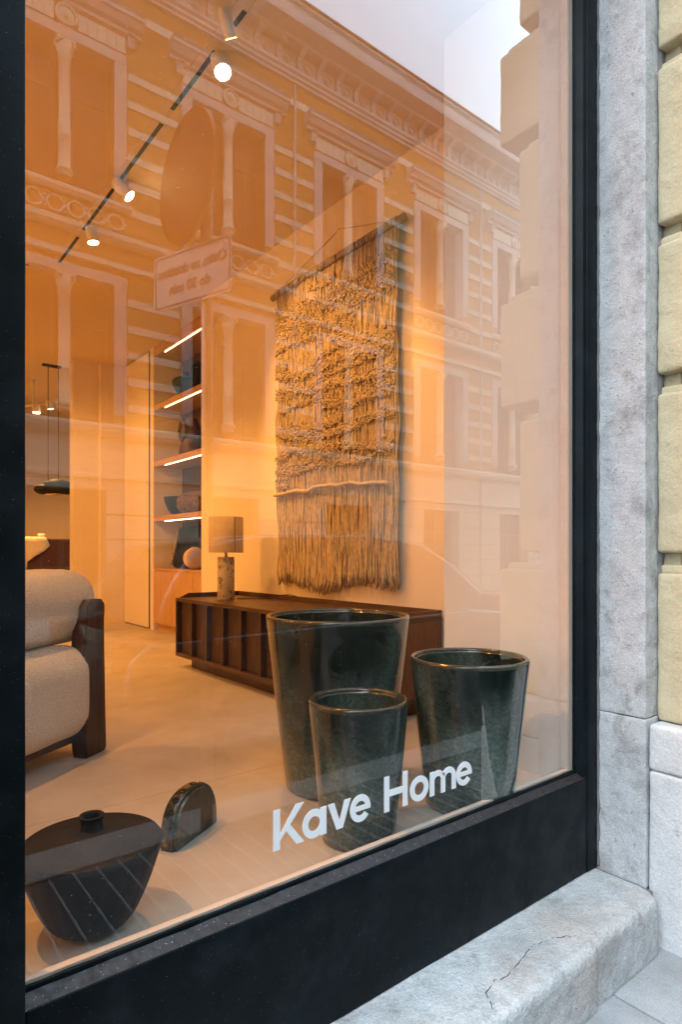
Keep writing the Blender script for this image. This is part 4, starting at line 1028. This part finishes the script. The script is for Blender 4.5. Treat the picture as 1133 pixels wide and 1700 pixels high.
# ================================================================== STREET: PARKED CARS
def car(loc, label, paint, flip=False):
    t = thing('parked_car', label, 'car', loc, 'cars parked along the kerb')
    ORG[t.name] = (0, 0, 0)
    if flip: t.rotation_euler = (0, 0, PI)
    Lc, Wc = 4.3, 1.78
    low = [(-2.12, .30), (-2.15, .55), (-2.10, .86), (-2.0, .95), (.95, 1.00), (1.75, .90), (2.08, .74), (2.15, .52), (2.10, .28), (1.85, .22), (-1.9, .22)]
    def loft(outline, w, tumble, zr, name, mat, parent, y0=0):
        # rounded extrusion: several slices narrowing at the side
        mb = MB(); sl = [(-w, .93), (-w * .97, .985), (-w * .9, 1.0), (w * .9, 1.0), (w * .97, .985), (w, .93)]
        cx = sum(p[0] for p in outline) / len(outline); cz = sum(p[1] for p in outline) / len(outline)
        vs = []; n = len(outline)
        for y_, s_ in sl:
            for p in outline:
                k = max(0, (p[1] - zr[0]) / (zr[1] - zr[0])) if tumble else 0
                vs.append((cx + (p[0] - cx) * s_, y_ * (1 - tumble * k), cz + (p[1] - cz) * s_))
        fs = [tuple(range(n)), tuple(reversed(range(n * 5, n * 6)))]
        for a in range(5):
            for i in range(n):
                j = (i + 1) % n; fs.append((a * n + i, (a + 1) * n + i, (a + 1) * n + j, a * n + j))
        mb.add(vs, fs, True)
        return mb.build(name, mat, parent)
    body = loft(low, Wc / 2, .04, (.3, 1.0), 'body', paint, t)
    gh = [(-1.98, .93), (-1.80, 1.30), (-1.62, 1.52), (-1.2, 1.60), (-.2, 1.625), (.45, 1.56), (.80, 1.38), (1.30, .98), (1.25, .90), (-1.9, .90)]
    loft(gh, Wc / 2 - .06, .20, (.9, 1.62), 'cabin', paint, t)
    for s in (-1, 1):
        y_ = s * (Wc / 2 - .10)
        def side(pl__, nm, mat, ex=.01):
            vs = []
            for (a, b) in pl__:
                k = (b - .9) / .72; yy = s * ((Wc / 2 - .06) * (1 - .20 * k) - .0 + ex)
                vs.append((a, yy, b))
            n = len(vs); vs += [(v[0], v[1] - s * .02, v[2]) for v in vs]
            fs = [tuple(range(n)), tuple(reversed(range(n, 2 * n)))] + [(i, i + n, (i + 1) % n + n, (i + 1) % n) for i in range(n)]
            MB().add(vs, fs).build(nm, mat, t)
        side([(-.05, 1.02), (.98, 1.02), (.62, 1.40), (.38, 1.50), (-.05, 1.53)], 'side_window', 'car_glass')
        side([(-.12, 1.02), (-.12, 1.53), (-1.0, 1.52), (-1.0, 1.02)], 'side_window', 'car_glass')
        side([(-1.07, 1.02), (-1.07, 1.51), (-1.45, 1.46), (-1.70, 1.08)], 'side_window', 'car_glass')
        for x_ in (-1.32, 1.32):
            w = MB(); w.lathe([(.001, -.10), (.24, -.10), (.32, -.09), (.335, -.05), (.335, .05), (.32, .09), (.24, .10), (.001, .10)], (x_, s * (Wc / 2 - .10), .335), 32, axis='y')
            wo_ = w.build('wheel', 'tyre', t)
            rm = MB(); rm.lathe([(.001, 0), (.05, .0), (.06, -.01), (.19, -.012), (.215, 0), (.22, -.02)], (x_, s * (Wc / 2 + .012), .335), 28, axis='y'); rm.build('rim', 'car_silver', wo_)
        MB().rbox((.92, s * .95 - .09, 1.0), (1.06, s * .95 + .09, 1.13), .03, .06, seg=3).build('wing_mirror', paint, t)
        MB().rbox((1.88, s * .62 - .16, .66), (2.13, s * .62 + .16, .80), .04, .08, seg=3).build('headlight', 'car_lamp', t)
        MB().rbox((-2.14, s * .70 - .09, .74), (-1.96, s * .70 + .09, .98), .03, .08, seg=3).build('tail_light', 'car_tail', t)
        MB().rbox((-.35, s * .895 - .012, .88), (-.17, s * .895 + .012, .905), .008, .05, seg=2).build('door_handle', paint, t)
    ws = [(.50, 1.52), (.83, 1.36), (1.22, 1.04)]
    mb = MB(); vs = [(a + .02, q * (.70 - .12 * (b - 1.0)), b + .012) for a, b in ws for q in (-1, 1)]
    mb.add(vs, [(0, 1, 3, 2), (2, 3, 5, 4)], True); mb.build('windscreen', 'car_glass', t)
    MB().rbox((2.02, -.35, .42), (2.17, .35, .60), .02, .1, seg=2).build('grille', 'tyre', t)
    return t
c1 = car((3.35, -1.80, ROAD), 'dark parked hatchback on the road behind the traffic sign', 'car_dark')
c2 = car((-1.35, -1.85, ROAD), 'silver parked hatchback standing behind the dark one', 'car_silver')

# ================================================================== STREET: OPPOSITE HOUSE
FY = 2.52 - 14.0                              # facade plane
E = .86
oh = thing('ornate_house', 'ochre and cream striped house with paired columned windows and heavy cornice', 'building', (11, FY, PAVE))
AX = [3.66 + 3.9 * k for k in range(-4, 11)]
XL, XR = AX[0] - 1.95, AX[-1] + 1.95
def fb(x0, x1, p0, p1, z0, z1, name, mat): return MB().box(x0, x1, FY + p0, FY + p1, z0 + E, z1 + E).build(name, mat, oh)
# piers of wall between windows, and bands of wall above and below, leave real openings
WZ = [(7.80, 10.95), (2.85, 6.05)]
HW = 1.02                                     # half width of a window pair opening
zlev = [(-1.36, 2.85), (6.05, 7.80), (10.95, 13.6)]
for z0, z1 in zlev[1:]: fb(XL, XR, -.5, 0, z0, z1, 'wall_band', 'ochre_stucco')
for zi, (z0, z1) in enumerate(WZ):
    for i in range(len(AX) + 1):
        a = XL if i == 0 else AX[i - 1] + HW; b = XR if i == len(AX) else AX[i] - HW
        fb(a, b, -.5, -.001, z0 + .0005, z1 - .0005, 'wall_pier', 'ochre_stucco')
fb(XL, XR, -1.6, -1.4, -1.36, 13.5, 'rear_wall', 'dark_laminate')
# cream stripes between the windows
def bands_z():
    out = []
    z = 10.10 - .61 * 4
    for k in range(6): out.append(z + .61 * k)
    z = 5.62
    for k in range(5): out.append(z - .59 * k)
    return out
sm_ = {}
sme = MB().box(1.33, 3.9 - 1.33, .0, .035, -.085, .085).data('cream_stripe', 'cream_render')
for ax in AX[:-1]:
    for z in bands_z(): piece('cream_stripe', sme, oh, (ax, FY, z + E))
for nm, z0, z1, p, mat in (('string_course', 12.02, 12.22, .06, 'cream_render'),):
    fb(XL, XR, 0, p, z0, z1, nm, mat)
def prof_strip(pts, name, mat):              # profile of (projection, z) extruded along the facade
    m = MB(); m.prism([(FY + p, z + E) for p, z in pts], XL, XR, 'x'); return m.build(name, mat, oh)
prof_strip([(0, 12.62), (.10, 12.64), (.10, 12.70), (.16, 12.73), (.16, 12.80), (.22, 12.84), (.22, 12.92), (.04, 12.96), (0, 12.96)], 'architrave', 'lilac_render')
prof_strip([(0, 12.965), (.035, 12.965), (.035, 13.46), (0, 13.46)], 'frieze', 'roof_edge' if False else 'lilac_render')
prof_strip([(0, 13.462), (.42, 13.462), (.46, 13.52), (.88, 13.54), (.90, 13.62), (.90, 13.86), (.98, 13.92), (.98, 13.98), (0, 14.02)], 'cornice', 'lilac_render')
prof_strip([(-.5, 14.025), (1.02, 13.985), (1.02, 14.04), (-.5, 14.12)], 'roof_edge', 'roof_edge')
fb(XL, XR, -.4, 0, 13.602, 14.015, 'attic', 'lilac_render')
mo = MB(); mo.prism([(0, 0), (.10, .02), (.12, .10), (.09, .22), (.14, .34), (.30, .42), (.36, .47), (0, .47)], -.075, .075, 'x')
mo.box(-.095, .095, .0, .38, .471, .4895); mome = mo.data('modillion', 'lilac_render')
md = MB()
ri = [(.13 * math.cos(a), .022, .13 * math.sin(a)) for a in [2 * PI * i / 20 for i in range(21)]]
md.tube(ri, .022, 6); md.ball((0, .01, 0), .07, 10, 6, (1, .5, 1)); mdme = md.data('medallion', 'lilac_render')
nmod = int((XR - XL) / .663)
for i in range(nmod):
    x = XL + .3 + i * .663
    piece('modillion', mome, oh, (x, FY + .035, 12.97 + E))
    piece('medallion', mdme, oh, (x + .33, FY + .04, 13.21 + E))
# first-floor string and ground floor
prof_strip([(0, 6.82), (.16, 6.84), (.22, 6.90), (.22, 7.00), (.12, 7.06), (.0, 7.08)], 'ledge', 'cream_render')
prof_strip([(0, 2.56), (.12, 2.58), (.18, 2.66), (.18, 2.76), (.06, 2.84), (0, 2.84)], 'ledge', 'cream_render')
prof_strip([(0, 1.62), (.06, 1.64), (.06, 1.72), (0, 1.74)], 'ledge', 'cream_render')
GXs = [ax for ax in AX]
for i in range(len(AX) + 1):
    a = XL if i == 0 else AX[i - 1] + .85; b = XR if i == len(AX) else AX[i] - .85
    fb(a, b, -.5, -.002, -1.36, 1.40, 'ground_floor_pier', 'yellow_stucco')
    for k in range(5):
        fb(a + .01, b - .01, -.001, .03, -1.3 + k * .54, -.80 + k * .54, 'rustic_course', 'cream_render')
fb(XL, XR, -.5, -.001, 1.4005, 2.849, 'ground_floor_band', 'cream_render')
# window assemblies
def me_of(fn, name, mat):
    m = MB(); fn(m); return m.data(name, mat)
jambm = me_of(lambda m: m.box(-.135, .135, -.30, .05, 0, 1), 'window_jamb', 'lilac_render')
colm = me_of(lambda m: (m.lathe([(.15, 0), (.15, .10), (.18, .10), (.185, .16), (.15, .20), (.128, .24), (.125, .85), (.135, .86), (.135, .90), (.125, .91), (.112, 2.50), (.14, 2.52), (.14, 2.56)], (0, 0, 0), 20)), 'column', 'cream_render')
capm = me_of(lambda m: (m.lathe([(.11, 0), (.13, .02), (.12, .06), (.17, .16), (.15, .17), (.19, .27), (.17, .30)], (0, 0, 0), 16, wob=lambda r, h, a: r * (1 + .13 * math.cos(4 * a + .78) * (h > .05))), m.box(-.19, .19, -.17, .17, .30, .35), m.ball((-.17, .12, .26), .045, 8, 5), m.ball((.17, .12, .26), .045, 8, 5)), 'capital', 'cream_render')
lintm = me_of(lambda m: m.box(-1.30, 1.30, -.34, .06, 0, .22), 'lintel', 'lilac_render')
vousm = me_of(lambda m: m.box(-.098, .098, 0, .05, 0, .36), 'voussoir', 'cream_render')
rndm = me_of(lambda m: (m.tube([(.20 * math.cos(a), .05, .20 * math.sin(a)) for a in [2 * PI * i / 24 for i in range(25)]], .035, 6), m.lathe([(.001, .06), (.16, .05), (.18, 0)], (0, 0, 0), 20, axis='y'), m.ball((0, .07, 0), .09, 10, 6, (.8, .6, 1.1))), 'roundel', 'cream_render')
hoodm = me_of(lambda m: (m.prism([(0, 0), (.12, .02), (.12, .10), (.22, .14), (.30, .26), (.34, .28), (.34, .36), (.40, .42), (0, .44)], -1.62, 1.62, 'x'), m.prism([(0, -.26), (.10, -.24), (.16, -.04), (.22, -.001), (0, -.001)], -1.45, -1.28, 'x'), m.prism([(0, -.26), (.10, -.24), (.16, -.04), (.22, -.001), (0, -.001)], 1.28, 1.45, 'x')), 'window_hood', 'lilac_render')
sillm = me_of(lambda m: m.prism([(-.3, 0), (.14, 0), (.20, .06), (.20, .12), (.16, .16), (-.3, .19)], -1.36, 1.36, 'x'), 'window_sill', 'cream_render')
ringm = me_of(lambda m: (m.tube([(.165 * math.cos(a), 0, .165 * math.sin(a)) for a in [2 * PI * i / 22 for i in range(23)]], .028, 6),
    m.box(.185, .235, -.02, .02, -.025, .025), m.ball((.21, .0, .11), .03, 6, 4), m.ball((.21, 0, -.11), .03, 6, 4)), 'balustrade_ring', 'cream_render')
frm = me_of(lambda m: (m.box(-.40, -.34, -.03, .03, 0, 2.95), m.box(.34, .40, -.03, .03, 0, 2.95), m.box(-.34, .34, -.03, .03, 0, .09), m.box(-.34, .34, -.03, .03, 2.87, 2.95),
    m.box(-.34, .34, -.045, .045, 1.98, 2.07), m.box(-.025, .025, -.028, .028, .09, 1.98), m.box(-.34, -.025, -.02, .02, 1.02, 1.06), m.box(.025, .34, -.02, .02, 1.02, 1.06)), 'window_frame', 'sash')
panm = me_of(lambda m: m.box(-.34, .34, -.006, .006, .09, 2.87), 'pane', 'far_pane')
curm = me_of(lambda m: m.add([(-.33 + .04 * i, -.12 + .012 * (i % 2), z) for z in (.1, 1.9) for i in range(6)] + [(.13 + .04 * i, -.12 + .012 * (i % 2), z) for z in (.1, 1.9) for i in range(6)],
    [(i, i + 1, i + 7, i + 6) for i in range(5)] + [(12 + i, 13 + i, 19 + i, 18 + i) for i in range(5)]), 'curtain', 'lace')
for ax in AX:
    for row, z0 in enumerate((7.80, 2.85)):
        s_ = (0, 0, 0)
        for s in (-1, 1):
            o = piece('window_jamb', jambm, oh, (ax + s * 1.155, FY, z0 + .20 + E), sc=(1, 1, 2.93))
            wf = piece('window_frame', frm, oh, (ax + s * .575, FY - .30, z0 + .10 + E))
            ORG[wf.name] = (ax + s * .575, FY - .30, z0 + .10 + E)
            q = bpy.data.objects.new('pane', panm); COL.objects.link(q); q.parent = wf
            if row == 0 or s > 0:
                q = bpy.data.objects.new('curtain', curm); COL.objects.link(q); q.parent = wf
        piece('column', colm, oh, (ax, FY - .08, z0 + .19 + E), sc=(1, 1, .985))
        piece('capital', capm, oh, (ax, FY - .08, z0 + .19 + 2.522 + E))
        piece('lintel', lintm, oh, (ax, FY, z0 + 3.10 + E - (0 if row == 0 else .02)))
        if row == 0:
            for k in range(5):
                for s in (-1, 1): piece('voussoir', vousm, oh, (ax + s * (.34 + .205 * k), FY + .012, 11.16 + E))
            piece('roundel', rndm, oh, (ax, FY + .02, 11.36 + E))
            piece('window_hood', hoodm, oh, (ax, FY, 11.56 + E))
            piece('window_sill', sillm, oh, (ax, FY, 7.58 + E))
            fb(ax - 1.30, ax + 1.30, -.0, .02, 7.085, 7.575, 'balustrade_panel', 'cream_render' if False else 'ochre_stucco')
            for k in range(6): piece('balustrade_ring', ringm, oh, (ax + (k - 2.5) * .42, FY + .045, 7.33 + E))
        else:
            piece('window_sill', sillm, oh, (ax, FY, 2.66 + E + .19 - .19))
            prl = MB().box(-1.42, 1.42, 0, .10, 0, .16)
    # ground-floor openings
    fr_ = piece('shop_front', frm, oh, (ax - .4, FY - .34, -1.36 + E)); 
    piece('shop_front', frm, oh, (ax + .4, FY - .34, -1.36 + E))
    piece('shop_pane', panm, oh, (ax - .4, FY - .34, -1.36 + E)); piece('shop_pane', panm, oh, (ax + .4, FY - .34, -1.36 + E))
for i in range(len(AX) - 1):
    if i % 2: fb(AX[i] + 1.9, AX[i] + 1.96, .04, .10, -1.36, 12.6, 'downpipe', 'lilac_render')
fb(XL, XR, .0005, .10, 6.30, 6.42, 'string_course', 'cream_render')
